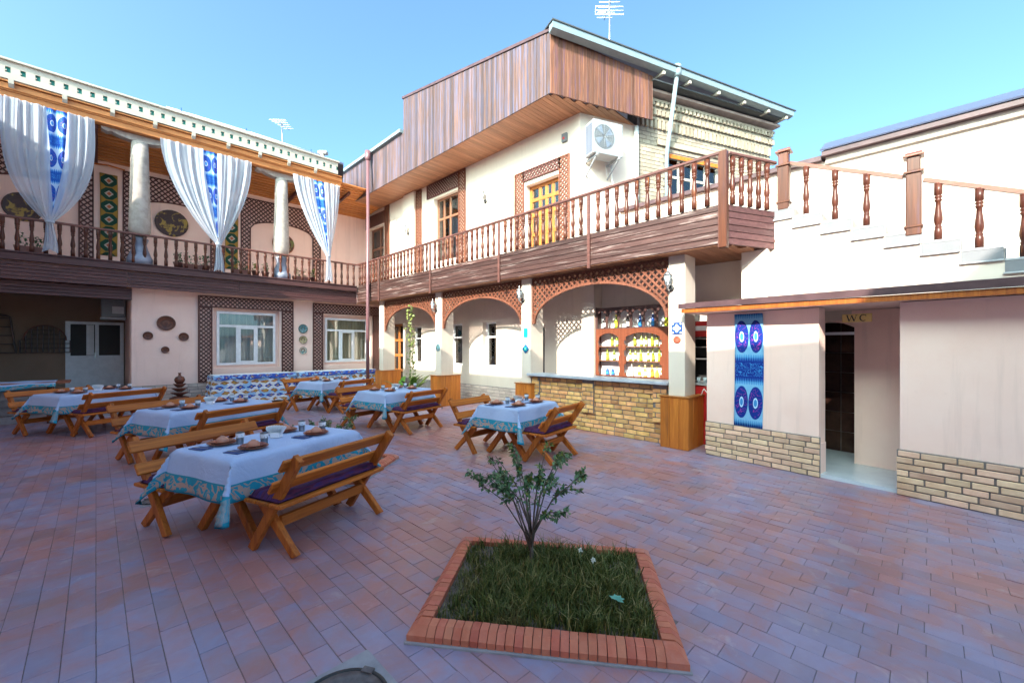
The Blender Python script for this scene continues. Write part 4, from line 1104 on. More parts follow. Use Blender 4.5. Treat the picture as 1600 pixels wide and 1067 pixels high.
for i in range(4):
    m = Geo(); m.lathe([(.026, 0), (.032, .09)], 8); solo('cup', m, MT['tile_white'], '%s pale cup from the left on the drinks cabinet' % ords[i], 'cup', (x0+.10, y1-.10-.11*i, 1.021), group='cups on the drinks cabinet')

# ---------------------------------------------------------------- lanterns
def lantern(p, desc, rz=0, s=1.0):
    t = thing('wall_lantern', desc, 'lamp', p, rz, group='wall lanterns'); t.scale = (s, s, s)
    m = Geo(); m.lathe([(.05, 0), (.05, .012)], 10); m2 = Geo(Matrix.Rotation(-PI/2, 4, 'Y')); m2.lathe([(.055, 0), (.05, .015), (.02, .02)], 10); part('wall_plate', m2, MT['black'], t)
    m = Geo(); m.tube([(-.015, 0, 0), (-.08, 0, -.04), (-.12, 0, 0), (-.12, 0, .05)], .010, 6); part('arm', m, MT['steel'], t)
    m = Geo(); m.lathe([(.004, -.03), (.02, .0), (.02, .03), (.035, .045), (.045, .06)], 8, -.12, 0); part('cup_base', m, MT['steel'], t)
    m = Geo(); m.lathe([(.04, .062), (.06, .20)], 6, -.12, 0); part('glass_body', m, MT['tile_white'], t)
    m = Geo()
    for k in range(6):
        a = 2*PI*k/6; m.tube([(-.12+.043*math.cos(a), .043*math.sin(a), .06), (-.12+.064*math.cos(a), .064*math.sin(a), .203)], .005, 4)
    part('lantern_cage', m, MT['black'], t)
    m = Geo(); m.lathe([(.074, .203), (.05, .235), (.022, .265), (.012, .275), (.014, .29), (.003, .33)], 6, -.12, 0); part('lantern_cap', m, MT['steel'], t)
    return t
lantern((XC-.005, 9.60, 2.62), 'wall lantern on the pillar behind the broad-leaved plant')
lantern((XC-.005, 6.30, 2.64), 'wall lantern on the pillar at the far end of the bar')
lantern((XC-.005, 2.97, 2.58), 'wall lantern on the pillar between bar and annex')
lantern((XW-.105, 12.80, 5.55), 'upstairs wall lantern beside the narrow pilaster', s=1.1)
lantern((XW-.005, 8.85, 5.72), 'upstairs wall lantern between door and window', s=1.1)

# ornaments on the pillars
def pillar_tile(nm, label, y, z, w_, h_, mat, rot=0, inner=None):
    t = thing(nm, label, 'wall tile', (XC-.002, y, z))
    Rx = Matrix.Rotation(rot, 4, 'X')
    m = Geo(Rx); m.cbox(-.014, -w_/2, -h_/2, 0, w_/2, h_/2, .004); part('tile_body', m, MT[mat], t)
    if inner:
        m = Geo(Rx @ Matrix.Rotation(-PI/2, 4, 'Y')); k = 0
        pts = [(w_*.32*(1+.22*math.cos(4*a))*math.cos(a), w_*.32*(1+.22*math.cos(4*a))*math.sin(a)) for a in [2*PI*i/32 for i in range(32)]]
        m.prism([(q[1], q[0]) for q in pts], .0145, .0165, 'z'); part('painted_flower', m, MT[inner], t)
        m = Geo(Rx @ Matrix.Rotation(-PI/2, 4, 'Y')); m.lathe([(w_*.08, .017), (w_*.08, .0185)], 10); part('flower_heart', m, MT['lab_y'], t)
        for sy in (-1, 1):
            for sz in (-1, 1):
                m = Geo(Rx @ Matrix.Rotation(-PI/2, 4, 'Y')); m.lathe([(w_*.09, .0145), (w_*.09, .016)], 8, sz*h_*.37, sy*w_*.37); part('painted_corner', m, MT[inner], t)
    return t
pillar_tile('painted_tile', 'square blue and white painted tile on the pillar by the bar', 2.87, 1.93, .17, .19, 'tile_blue', 0, 'tile_white')
m = Geo(Matrix.Rotation(-PI/2, 4, 'Y')); m.lathe([(.055, 0), (.063, .006), (.058, .016), (.04, .012), (.0, .016)], 16); solo('wall_plate', m, MT['clay'], 'small round clay plate below the blue painted tile', 'plate', (XC-.001, 2.87, 1.745))
pillar_tile('painted_tile', 'plain turquoise square plaque on the pillar at the far end of the bar', 6.22, 1.93, .12, .20, 'tile_teal')
pillar_tile('painted_tile', 'dark diamond-shaped tile below the turquoise plaque', 6.22, 1.58, .15, .15, 'tile_blue', PI/4, 'tile_teal')
m = Geo(Matrix.Rotation(-PI/2, 4, 'Y')); m.lathe([(.10, 0), (.105, .008), (.08, .012), (.0, .012)], 16); solo('wall_plate', m, MT['plate_teal'], 'dark blue oval plate on the second pillar', 'plate', (XC-.001, 9.52, 1.60))

# ---------------------------------------------------------------- air conditioners
def ac_outdoor(tf, w_, h_, d_, label, loc):
    t = thing('air_conditioner', label, 'air conditioner', loc)
    m = Geo(tf); m.cbox(0, 0, 0, w_, d_, h_, .012); part('casing', m, MT['ac_white'], t, world=True)
    m = Geo(tf); fx, fz, fr = w_*.36, h_*.52, h_*.36
    pts = [(fx+fr*math.cos(a), fz+fr*math.sin(a)) for a in [2*PI*i/28 for i in range(28)]]; m.prism(pts, -.006, -.001, 'y'); part('fan_shroud', m, MT['ac_grey'], t, world=True)
    m = Geo(tf)
    for k in range(4):
        a = 2*PI*k/4+.4
        q = [(fx+fr*r_*math.cos(a+b_), fz+fr*r_*math.sin(a+b_)) for r_, b_ in ((.18, 0), (.9, -.1), (.92, .55), (.2, .5))]
        m.prism(q, -.010, -.0065, 'y')
    part('fan_blade', m, MT['steel'], t, world=True)
    m = Geo(tf)
    for k in range(1, 7): 
        r_ = fr*k/6.3; pp = [(fx+r_*math.cos(a), -.014, fz+r_*math.sin(a)) for a in [2*PI*i/24 for i in range(25)]]; m.tube(pp, .0022, 4, cap=False)
    for k in range(8):
        a = 2*PI*k/8; m.tube([(fx, -.015, fz), (fx+fr*math.cos(a), -.015, fz+fr*math.sin(a))], .003, 4)
    part('fan_guard', m, MT['ac_white'], t, world=True)
    m = Geo(tf)
    for i in range(11):
        for j in range(2): m.box(-.004, .05+j*.13, .05+i*(h_-.1)/11, -.001, .05+j*.13+.11, .05+i*(h_-.1)/11+.035)
    part('side_grille', m, MT['roof_sheet'], t, world=True)
    for x in (.08, w_-.12):
        m = Geo(tf); m.box(x, -.02, -.05, x+.04, d_+.13, -.005); m.beam((x+.02, .05, -.06), (x+.02, d_+.12, -.35), .03, .03); part('bracket', m, MT['ac_white'], t, world=True)
    return t
TAC = TE @ Matrix.Translation((.05, -.47, 5.87))
ac = ac_outdoor(TAC, .78, .74, .34, 'white outdoor air conditioner unit under the wood-clad roof corner', (7.9, 5.2, 5.87))
m = Geo(TE); m.tube([(.75, -.12, 5.85), (.85, -.05, 5.5), (.95, -.03, 5.0), (1.05, -.03, 4.3), (1.05, -.03, 3.72)], .022, 6); m.tube([(.6, -.12, 5.85), (.68, -.09, 5.55), (.78, -.08, 5.7), (.82, -.1, 5.85)], .008, 5)
solo('air_conditioner_hose', m, MT['cable'], 'white hose hanging from the upstairs air conditioner', 'hose')
TAC2 = Matrix.Translation((.15, 16.6, 2.55)) @ Matrix.Rotation(0, 4, 'Z')
t = thing('air_conditioner', 'boxy air conditioner high in the corner of the dark hall', 'air conditioner', (.35, 16.8, 2.4))
m = Geo(); m.cbox(.10, 16.2, 2.45, .60, 16.9, 2.95, .015); part('casing', m, MT['ac_white'], t, world=True)
m = Geo(); m.cbox(.08, 16.18, 2.40, .61, 16.9, 2.44, .008); part('bracket', m, MT['pvc'], t, world=True)
m = Geo(); m.box(.32, 16.19, 2.55, .56, 16.199, 2.75); part('front_panel', m, MT['pvc'], t, world=True)

# security box, pipes, antennas, roof vents
m = Geo(TB(XW-.002)); m.cbox(-6.10, -.06, 6.42, -5.95, 0, 6.62, .008); cb = solo('alarm_box', m, MT['ac_grey'], 'small grey alarm box high on the wall beside the air conditioner', 'alarm box')
m = Geo(Matrix.Rotation(-PI/2, 4, 'Y')); m.lathe([(.03, .062), (.03, .068)], 10); part('lens', m, MT['red'], cb, loc=(XW-.002, 6.03, 6.5))
t = thing('downpipe', 'brown downpipe with funnel where the two houses meet', 'downpipe', (6.45, 13.3, 0))
m = Geo(); m.tube([(6.28, 12.95, .05), (6.28, 12.95, 3.0), (6.30, 12.98, 3.7), (6.58, 13.55, 8.0)], .055, 10); part('pipe', m, MT['pipe_brown'], t, world=True)
m = Geo(); m.lathe([(.055, 7.95), (.10, 8.05), (.10, 8.30), (.085, 8.30)], 10, 6.58, 13.55); part('funnel', m, MT['pipe_brown'], t, world=True)
t = thing('downpipe', 'pale blue metal downpipe in front of the yellow brick wall', 'downpipe', (10.3, 3.9, 0))
pA = GT @ Vector((3.35, -.08, gz(3.35)-.1)); pB = TE @ Vector((2.44, -.08, 6.4))
m = Geo(); m.tube([pA, pB, Vector((pB.x, pB.y, 3.6))], .05, 10); part('pipe', m, MT['metal_blue'], t, world=True)
m = Geo(); m.lathe([(.06, pA.z-.05), (.10, pA.z), (.10, pA.z+.22)], 10, pA.x, pA.y); part('funnel', m, MT['metal_blue'], t, world=True)
m = Geo(TE); m.tube([(1.52, -.07, 3.7), (1.52, -.07, 6.9)], .055, 10); solo('downpipe', m, MT['white'], 'white vertical pipe at the edge of the yellow brick wall', 'downpipe')
def antenna(p, h, label, s=1.0, lean=(0, 0)):
    t = thing('roof_antenna', label, 'antenna', p)
    top = Vector((lean[0], lean[1], h)); m = Geo(); m.tube([(0, 0, 0), top], .022*s, 8); part('mast', m, MT['steel'], t)
    ax = Vector((.7, .7, 0)); cr = Vector((.7, -.7, 0))
    m = Geo(); m.tube([top+Vector((0, 0, -.1))-ax*.35*s, top+Vector((0, 0, -.02))+ax*.6*s], .016*s, 6); part('boom', m, MT['steel'], t)
    for i, (a, l) in enumerate(((-.3, .32), (-.15, .30), (.0, .26), (.18, .24), (.36, .22), (.55, .2))):
        c = top + ax*a*s + Vector((0, 0, -.07+.08*(a+.35)))
        m = Geo(); m.tube([c-cr*l*s, c+cr*l*s], .011*s, 5); part('rod', m, MT['white'], t)
    if s >= 1:
        m = Geo(); c = top+Vector((0, 0, -.35))
        m.tube([c-cr*.35, c+cr*.35, c+cr*.35+Vector((0, 0, .2)), c-cr*.35+Vector((0, 0, .2)), c-cr*.35], .012, 5); m.tube([c-cr*.35+Vector((0, 0, .1)), c+cr*.35+Vector((0, 0, .1))], .010, 5); part('loop', m, MT['white'], t)
antenna((8.95, 5.55, 8.15), 2.0, 'tall white antenna on the wood-clad roof', 1.0)
antenna((4.25, 14.6, 7.72), 1.1, 'small antenna on the verandah roof', .8, (-.05, .05))
def roof_vent(p, s, label, mat='white'):
    t = thing('roof_vent', label, 'vent pipe', p)
    m = Geo(); m.lathe([(.10*s, 0), (.10*s, .55*s)], 12); part('pipe', m, MT[mat], t)
    m = Geo(Matrix.Rotation(R(-45), 4, 'Z')); m.cbox(-.16*s, -.12*s, .55*s, .24*s, .12*s, .70*s, .03*s); part('cowl', m, MT[mat], t)
roof_vent((10.15, 5.25, 8.15), 1.0, 'white vent pipe with bent cowl on the roof by the antenna', 'plaster_white')
roof_vent((5.45, 14.6, 7.74), .75, 'small grey vent on the verandah roof', 'offwhite')
m = Geo(); m.tube([(1.3, 14.1, 7.86), (3.4, 14.1, 7.89), (5.2, 14.1, 7.87)], .045, 8); pp = solo('roof_pipe', m, MT['white'], 'long white pipe lying along the verandah roof edge', 'pipe')
for x in (1.6, 3.1, 4.9):
    m = Geo(); m.tube([(x, 14.1, 7.76), (x, 14.05, 7.97)], .012, 5); part('pipe_clip', m, MT['tile_blue'], pp)

# ---------------------------------------------------------------- wall plates, banners, hall furniture
def wall_dish(x, yw, z, r, mat, label, group):
    m = Geo(Matrix.Rotation(PI/2, 4, 'X')); m.lathe([(r*.55, 0), (r*.92, .012+.02*r), (r, .03+.03*r), (r*.96, .034+.03*r), (r*.7, .016), (r*.35, .012), (.001, .02)], 24)
    return solo('wall_plate', m, MT[mat], label, 'plate', (x, yw-.002, z), group=group)
GA = 'clay plates on the courtyard wall'
wall_dish(1.33, YW, 2.25, .20, 'plate_brown', 'largest brown clay plate at the top of the cross of four', GA)
wall_dish(.96, YW, 1.91, .105, 'plate_brown', 'small brown plate on the left of the cross of four', GA)
wall_dish(1.70, YW, 1.89, .115, 'plate_brown', 'small brown plate on the right of the cross of four', GA)
wall_dish(1.31, YW, 1.54, .088, 'plate_brown', 'smallest brown plate at the bottom of the cross of four', GA)
GB = 'painted plates between the two windows'
wall_dish(4.78, YW, 2.20, .150, 'plate_teal', 'turquoise plate, topmost of three between the lattice windows', GB)
wall_dish(4.78, YW, 1.84, .130, 'plate_cream', 'cream patterned plate, middle of three between the lattice windows', GB)
wall_dish(4.78, YW, 1.49, .120, 'plate_pale', 'pale plate with teal centre, lowest of three between the lattice windows', GB)
GC = 'large painted plates in the verandah niches'
wall_dish(1.62, 16.2, 5.34, .40, 'plate_folk', 'large dark plate with painted yellow scene beside the middle curtain', GC)
wall_dish(-1.30, 16.2, 5.15, .36, 'plate_folk', 'large dark plate half hidden by the leftmost curtain', GC)
wall_dish(4.70, 16.2, 5.25, .36, 'plate_folk2', 'dark orange plate behind the rightmost verandah column', GC)
def hanging(nm, tf, u0, u1, z0, z1, mat, label, wave=.008, vscale=None):
    m = Geo(tf); w_ = u1-u0; L = z1-z0; vs = vscale or 1
    m.grid(lambda u, v: (u0+w_*u+.01*math.sin(v*4), -.012-wave*(1+math.sin(u*9+v*3)), z1-L*v), 12, 16, lambda u, v: (u, v*L/w_*vs))
    return solo(nm, m, MT[mat], label, 'banner', solid=.003)
hanging('wall_banner', Matrix.Translation((0, 16.16, 0)), .07, .43, 4.15, 6.42, 'banner', 'green and ochre banner left of the carved column')
hanging('wall_banner', Matrix.Translation((0, 16.16, 0)), 2.96, 3.32, 4.15, 6.42, 'banner', 'green and ochre banner half behind the middle curtain')
hanging('wall_banner', TW, .42, .80, .48, 2.10, 'ikat', 'blue ikat cloth banner hanging on the annex wall')
# WC sign (serif letters as flat shapes)
t = thing('sign', 'small gold WC sign hanging over the annex doorway', 'sign', (6.75, .7, 2.0))
TG = TW @ Matrix.Translation((1.72, .42, 2.0)); sw, sh = .30, .105
m = Geo(TG); m.cbox(-sw/2, 0, -sh/2, sw/2, .012, sh/2, .003); part('sign_board', m, MT['gold'], t, world=True)
def bars(G, segs, ox, s, y0=-.003, y1=-.0005):
    for k, (xa, za, xb, zb, th) in enumerate(segs):
        G.beam((ox+xa*s, (y0+y1)/2-.0002*k, za*s), (ox+xb*s, (y0+y1)/2-.0002*k, zb*s), y1-y0, th*s, (1, 0, 0) if abs(zb-za) > abs(xb-xa) else (0, 0, 1))
m = Geo(TG); s = .078
bars(m, [(-.62, .5, -.32, -.5, .17), (-.32, -.5, .0, .42, .07), (0, .42, .32, -.5, .17), (.32, -.5, .62, .5, .07), (-.78, .5, -.42, .5, .06), (.44, .5, .78, .5, .06), (-.14, .45, .14, .45, .06)], -.050, s); part('letter', m, MT['black'], t, world=True)
m = Geo(TG)
arc = [(.42*math.cos(a), .5*math.sin(a)) for a in [R(50+26*i) for i in range(11)]]
bars(m, [(arc[i][0], arc[i][1], arc[i+1][0], arc[i+1][1], .09+.10*math.sin(PI*(i+.5)/10)) for i in range(10)] + [(.33, .5, .33, .18, .06)], .066, s); part('letter', m, MT['black'], t, world=True)
# wooden pieces on the hall's back wall
t = thing('wall_rack', 'dark arched wooden rack of small compartments on the hall wall', 'rack', (-1.0, 17.45, 1.45))
def rack_top(x):
    d = abs(x+1.0)/.38
    return max(1.78, 1.80 + (.40*math.sqrt(1-d*d) if d < 1 else 0))
xs = [-1.47 + .104*i for i in range(10)]
for x in xs:
    m = Geo(); m.box(x, 17.36, 1.45, x+.02, 17.48, rack_top(x+.01)); part('upright', m, MT['shelf_dark'], t, world=True)
for i in range(6):
    z = 1.45+i*.125
    cand = [x for x in xs if rack_top(x+.01) > z+.02]
    if cand: m = Geo(); m.box(min(cand), 17.37, z, max(cand)+.02, 17.47, z+.02); part('shelf_board', m, MT['shelf_dark'], t, world=True)
m = Geo(); pts = [(-1.0+.40*math.cos(a), 1.80+.42*math.sin(a)) for a in [PI*i/14 for i in range(15)]]
for p, q in zip(pts, pts[1:]): m.beam((p[0], 17.42, p[1]), (q[0], 17.42, q[1]), .12, .03)
part('arch_top', m, MT['shelf_red'], t, world=True)
t = thing('ladder_shelf', 'dark ladder-shaped wall shelf at the left edge of the hall', 'shelf', (-1.9, 17.4, 1.45))
for k in (-1, 1): m = Geo(); m.beam((-1.87+.34*k, 17.42, 1.45), (-1.87+.24*k, 17.42, 2.42), .06, .035, (1, 0, 0)); part('upright', m, MT['shelf_dark'], t, world=True)
for i in range(5): m = Geo(); m.box(-2.20+.022*i, 17.36, 1.45+.23*i, -1.54-.022*i, 17.48, 1.472+.23*i); part('shelf_board', m, MT['shelf_dark'], t, world=True)
m = Geo(); m.prism([(-2.14, 2.42), (-1.60, 2.42), (-1.70, 2.48), (-1.87, 2.52), (-2.04, 2.48)], 17.36, 17.48, 'y'); part('shelf_head', m, MT['shelf_dark'], t, world=True)

# ---------------------------------------------------------------- curtains on the verandah
def curtain(x0, x1, xt, zt, ztop, zb, f0, f1, label, p=2.0, seed=0):
    t = thing('verandah_curtain', label, 'curtain', (xt, YF-.1, 3.72), group='tied curtains on the verandah')
    rnd = random.Random(seed); ph = [rnd.uniform(0, 6) for _ in range(6)]
    w0 = x1-x0
    def pos(s, v, yo=0):
        xtop = x0+w0*s; z = ztop+(zt-ztop)*v
        gth = v**p; wt = .11
        xb = xt+(s-.5)*wt
        x = xtop+(xb-xtop)*gth
        am = .045*(1-.55*v)+.01
        fo = math.sin(s*58+ph[0]+1.1*math.sin(s*9+ph[1]))*.45+.35*math.sin(s*97+ph[2]+v*1.5)+.25*math.sin(s*23+ph[3])
        sag = .10*math.sin(PI*min(1, v))*math.sin(PI*s)
        return (x+.012*math.sin(s*50+v*5), YF-.10+am*fo*.8-.05*math.sin(PI*s)*(.4+v)+yo-sag*.6, z-.06*math.sin(PI*s)*(1-v)*.3)
    m = Geo(); m.grid(lambda u, v: pos(u*(f0+.02+(f1-f0)*.40*v**1.6), v), 110, 40); part('sheer_panel', m, MT['sheer'], t, world=True)
    m = Geo(); m.grid(lambda u, v: pos(f1-.02-(f1-f0)*.38*v**1.6+(1-f1+.02+(f1-f0)*.38*v**1.6)*u, v, -.004), 110, 40); part('sheer_panel', m, MT['sheer'], t, world=True)
    m = Geo(); L = (ztop-zt)/(w0*(f1-f0)); m.grid(lambda u, v: pos(f0+(f1-f0)*u, v*.93, .045), 20, 40, lambda u, v: (u, v*L)); part('ikat_strip', m, MT['ikat_curtain'], t, world=True)
    m = Geo()
    def tail(u, v):
        wv = .055+.07*v; a = (u-.5)*2
        return (xt+a*wv+.03*v*math.sin(v*3), YF-.12+.03*math.sin(u*22)*(1-.3*v)-.02*v, zt-(zt-zb)*v-.08*abs(a)*v)
    m.grid(tail, 24, 14); part('curtain_tail', m, MT['sheer'], t, world=True)
    m = Geo(); m.lathe([(.072, zt-.03), (.08, zt), (.072, zt+.03)], 12, xt, YF-.12, cap=False); part('tie_band', m, MT['sheer'], t, world=True)
curtain(-1.46, -.02, -.73, 4.42, 6.98, 3.80, .46, .72, 'leftmost white curtain with blue ikat strip tied at the railing', 3.6, 1)
curtain(1.16, 3.20, 2.40, 4.46, 6.98, 3.76, .42, .62, 'middle white curtain with pale ikat strip tied at the railing', 1.9, 2)
curtain(4.32, 5.76, 5.38, 4.58, 6.98, 3.80, .40, .66, 'rightmost white curtain with blue circles strip by the house corner', 1.6, 3)
# ---------------------------------------------------------------- plants helpers
def leaf_quad(G, c, d, n, L, W_, rnd, fold=.25):
    d = d.normalized(); s = d.cross(n).normalized(); n = s.cross(d)
    a = c; b = c+d*L
    m1 = c+d*L*.45
    G.add([a, m1+s*W_/2+n*fold*W_*.3, b-n*L*.12, m1-s*W_/2+n*fold*W_*.3, m1], [(0, 4, 1), (1, 4, 2), (2, 4, 3), (3, 4, 0)])
def rv(rnd): 
    return Vector((rnd.gauss(0, 1), rnd.gauss(0, 1), rnd.gauss(0, 1))).normalized()

def flower_pot(x, y, z, label, long=True, leaf='leaf', seed=0, h=.26):
    rnd = random.Random(seed); t = thing('flower_pot', label, 'potted plant', (x, y, z), group='potted plants along the verandah railing')
    m = Geo()
    if long: m.add([(-.20, -.07, 0), (.20, -.07, 0), (.20, .07, 0), (-.20, .07, 0), (-.23, -.09, .15), (.23, -.09, .15), (.23, .09, .15), (-.23, .09, .15)], [(0,3,2,1), (0,1,5,4), (1,2,6,5), (2,3,7,6), (3,0,4,7), (4,5,6,7)])
    else: m.lathe([(.07, 0), (.10, .15), (.11, .15), (.11, .17), (.09, .17)], 10)
    part('pot', m, MT['pot'], t)
    m = Geo()
    for i in range(90):
        sx = .2 if long else .07
        c = Vector((rnd.uniform(-sx, sx), rnd.uniform(-.06, .06), .15+rnd.random()**1.5*h)); leaf_quad(m, c, rv(rnd)+Vector((0, 0, .5)), Vector((0, 0, 1)), rnd.uniform(.05, .09), .045, rnd)
    part('foliage', m, MT[leaf], t)
pots = [(-1.05, True, 'leaf', 'long pot of dark plants left of the leftmost curtain'), (1.55, False, 'leaf', 'first small pot right of the carved column'), (1.85, True, 'leaf', 'second pot, broad, between column and middle curtain'),
        (2.15, False, 'leaf', 'third pot, just left of the middle curtain'), (2.98, True, 'leaf', 'dark trough pot just right of the middle curtain'), (3.36, False, 'leaf_y', 'bright green bushy pot right of the middle curtain'), (3.62, False, 'leaf_vine', 'small light green pot before the second column'),
        (4.62, True, 'leaf_vine', 'pale leafy trough right of the second column'), (5.02, False, 'leaf_y', 'bright pot beside the rightmost curtain tail')]
for i, (x, lg, lf, lb) in enumerate(pots): flower_pot(x, 14.17, 3.70, lb, lg, lf, i+3)

# ---------------------------------------------------------------- table sets
def bench(loc, rz, L, label):
    """seat towards local +Y (the table), back at -Y"""
    t = thing('bench', label, 'bench', loc, rz, group='pine benches at the dining tables')
    hx = L/2-.10
    for sx in (-1, 1):
        x = sx*hx
        m = Geo(); m.beam((x+.022*sx, .21, .0), (x+.022*sx, -.33, .80), .045, .085, (0, 1, 0)); m2 = m; part('back_post', m, MT['bench_y'], t, bevel=.005)
        m = Geo(); m.beam((x-.024*sx, -.24, .0), (x-.024*sx, .17, .40), .045, .085, (0, 1, 0)); part('leg', m, MT['bench_y'], t, bevel=.005)
    for o in t.children:
        for v in o.data.vertices:
            if v.co.z < 0.012: v.co.z = 0.0
    m = Geo(); m.cbox(-hx+.05, -.045, .20, hx-.05, -.005, .285, .004); part('stretcher', m, MT['bench'], t)
    for i, y in enumerate((-.13, .02, .17)):
        m = Geo(); m.cbox(-L/2+.02, y-.068, .402, L/2-.02, y+.068, .432, .005); part('seat_plank', m, MT['bench'], t)
    for z, yy in ((.725, -.255), (.545, -.135)):
        m = Geo(Matrix.Translation((0, yy, z)) @ Matrix.Rotation(math.atan2(.54, .80), 4, 'X')); m.cbox(-L/2, .012, -.055, L/2, .042, .055, .006); part('back_rail', m, MT['bench'], t)
    return t
def cushion(loc, rz, L, label):
    m = Geo()
    def top(u, v):
        e = min(u, 1-u)*L; f = min(v, 1-v)*.36; q = min(1, min(e, f)/.05)
        return ((u-.5)*L, (v-.5)*.36, .012+.045*math.sqrt(max(0, 1-(1-q)**2))+.006*math.sin(u*17)*math.sin(v*9)*q)
    m.grid(top, 28, 14); m.grid(lambda u, v: ((.5-u)*L, (v-.5)*.36, .002), 28, 14)
    return solo('seat_cushion', m, MT['cushion'], label, 'cushion', loc, rz, group='plum cushions on the benches')
def table(loc, rz, L, W_, label):
    t = thing('dining_table', label, 'table', loc, rz, group='pine dining tables')
    hx = L/2-.20
    for sx in (-1, 1):
        x = sx*hx
        for k in (-1, 1):
            m = Geo(); m.beam((x+.03*k, -.33*k, 0), (x+.03*k, .24*k, .70), .055, .09, (0, 1, 0)); o = part('leg', m, MT['bench_y'], t, bevel=.006)
            for v in o.data.vertices:
                if v.co.z < .02: v.co.z = 0.0
        m = Geo(); m.cbox(x-.05, -.30, .66, x+.05, .30, .715, .005); part('crossbar', m, MT['bench'], t)
    m = Geo(); m.cbox(-hx+.06, -.03, .30, hx-.06, .03, .39, .005); part('stretcher', m, MT['bench'], t)
    for i in range(5):
        w_ = W_/5; m = Geo(); m.cbox(-L/2, -W_/2+i*w_+.003, .716, L/2, -W_/2+(i+1)*w_-.003, .745, .004); part('table_plank', m, MT['bench'], t)
    return t
def drape(L, W_, drop, ztop, seed=0, corner=1.0):
    """cloth over a table top: returns Geo, uv.x = distance from the hem, uv.y = along the hem"""
    rnd = random.Random(seed); ph = [rnd.uniform(0, 6) for _ in range(8)]
    nu, nv = 56, 44; TU_ = L+2*drop; TV_ = W_+2*drop
    def axis(n, full, half):
        # samples dense near the fold
        return [full*(i/n-.5) for i in range(n+1)]
    us = axis(nu, TU_, L/2); vs_ = axis(nv, TV_, W_/2)
    vs = []; uvs = []
    for v in vs_:
        for u in us:
            a = max(0, abs(u)-L/2); b = max(0, abs(v)-W_/2); su = 1 if u > 0 else -1; sv = 1 if v > 0 else -1
            x = max(-L/2, min(L/2, u)); y = max(-W_/2, min(W_/2, v)); z = ztop
            if a > 0 and b > 0:
                r = math.hypot(a, b); mn = min(a, b); z = ztop-r*(1-.04*corner); o = .012+.10*(r/drop)*.35
                k = mn/max(a, b)
                x += su*(o+mn*(.30 if a >= b else .52)); y += sv*(o+mn*(.30 if b >= a else .52))
            elif a > 0:
                z = ztop-a; x += su*(.012+.14*a+.014*math.sin(v*11+ph[0]+su)*a/drop); y += 0
            elif b > 0:
                z = ztop-b; y += sv*(.012+.14*b+.022*math.sin(u*8.5+ph[1]+sv)*b/drop+.010*math.sin(u*19+ph[2])*b/drop)
            else:
                z = ztop+.0015*math.sin(u*7+ph[3])*math.sin(v*9)
            hu = TU_/2-abs(u); hv = TV_/2-abs(v)
            uvs.append((min(hu, hv), u if hv < hu else v+3)); vs.append((x, y, z))
    fs = [(j*(nu+1)+i, j*(nu+1)+i+1, (j+1)*(nu+1)+i+1, (j+1)*(nu+1)+i) for j in range(nv) for i in range(nu)]
    G = Geo(); G.add(vs, fs, uvs, True); return G

def lathe_me(name, prof, mat, n=16, sm=True):
    m = Geo(); m.lathe(prof, n); return m.mesh(name, mat)
ME_PLATE = lathe_me('plate', [(.05, 0), (.062, .002), (.105, .014), (.118, .020), (.116, .023), (.10, .017), (.06, .006), (.001, .005)], MT['clay'], 20)
ME_SAUCER = lathe_me('plate', [(.04, 0), (.055, .003), (.088, .015), (.098, .020), (.096, .023), (.08, .016), (.05, .006), (.001, .005)], MT['clay'], 20)
ME_BOWL = lathe_me('clay_bowl', [(.050, 0), (.052, .004), (.050, .02), (.042, .035), (.028, .046), (.018, .048), (.018, .055), (.001, .055)], MT['bowl'], 16)
ME_GLASS = lathe_me('tumbler', [(.028, 0), (.034, .105), (.032, .105), (.027, .006), (.001, .006)], MT['tumbler'], 14)
ME_GBAND = lathe_me('glass_pattern', [(.0325, .060), (.0349, .098)], None, 14)
def gband():
    k = NB('glass_frosted_pattern'); tc = k.n('ShaderNodeTexCoord')
    f = k.ramp(k.noise(tc.outputs['Object'], 70, 1), [(.30, (0, 0, 0)), (.36, (1, 1, 1))])
    a = k.n('ShaderNodeBsdfTransparent'); b = k.n('ShaderNodeBsdfDiffuse', {'Color': (.75, .78, .85, 1)}); mx = k.n('ShaderNodeMixShader')
    k.set(mx.inputs[0], f); k.set(mx.inputs[1], a.outputs[0]); k.set(mx.inputs[2], b.outputs[0]); k.t.links.new(mx.outputs[0], k.out.inputs[0]); return k.m
m = Geo(); m.lathe([(.0335, .060), (.0352, .098)], 14, cap=False); ME_GBAND = m.mesh('glass_pattern', gband())
m = Geo(); m.cbox(-.045, -.035, 0, .045, .035, .05, .004); ME_HOLD = m.mesh('holder_box', MT['pvc'])
m = Geo(); rnd = random.Random(4)
for i in range(13):
    a = (i-6)*.085; c = Vector((.0075*(i-6), 0, .03)); d = Vector((math.sin(a), .0, math.cos(a))); s = Vector((0, 1, 0)); n_ = d.cross(s)
    p0 = c-s*.032; p1 = c+s*.032; tip = .085
    m.add([p0, p1, p1+d*tip*.8+s*.01, c+d*tip*1.1, p0+d*tip*.8-s*.01, c+d*tip*.5+n_*.006], [(0, 1, 5), (1, 2, 5), (2, 3, 5), (3, 4, 5), (4, 0, 5)])
ME_NAP = m.mesh('napkin_fan', MT['napkin'])
m = Geo(); m.cbox(-.05, -.085, 0, .05, .085, .004, .001); ME_CLOTHNAP = m.mesh('folded_napkin', MT['napkin_blue'])
m = Geo(); m.box(-.004, -.08, 0, .004, .03, .003); m.box(-.012, .03, 0, .012, .04, .003)
for k in range(4): m.box(-.012+.0065*k, .04, 0, -.0085+.0065*k, .085, .003)
ME_FORK = m.mesh('fork', MT['steel'])

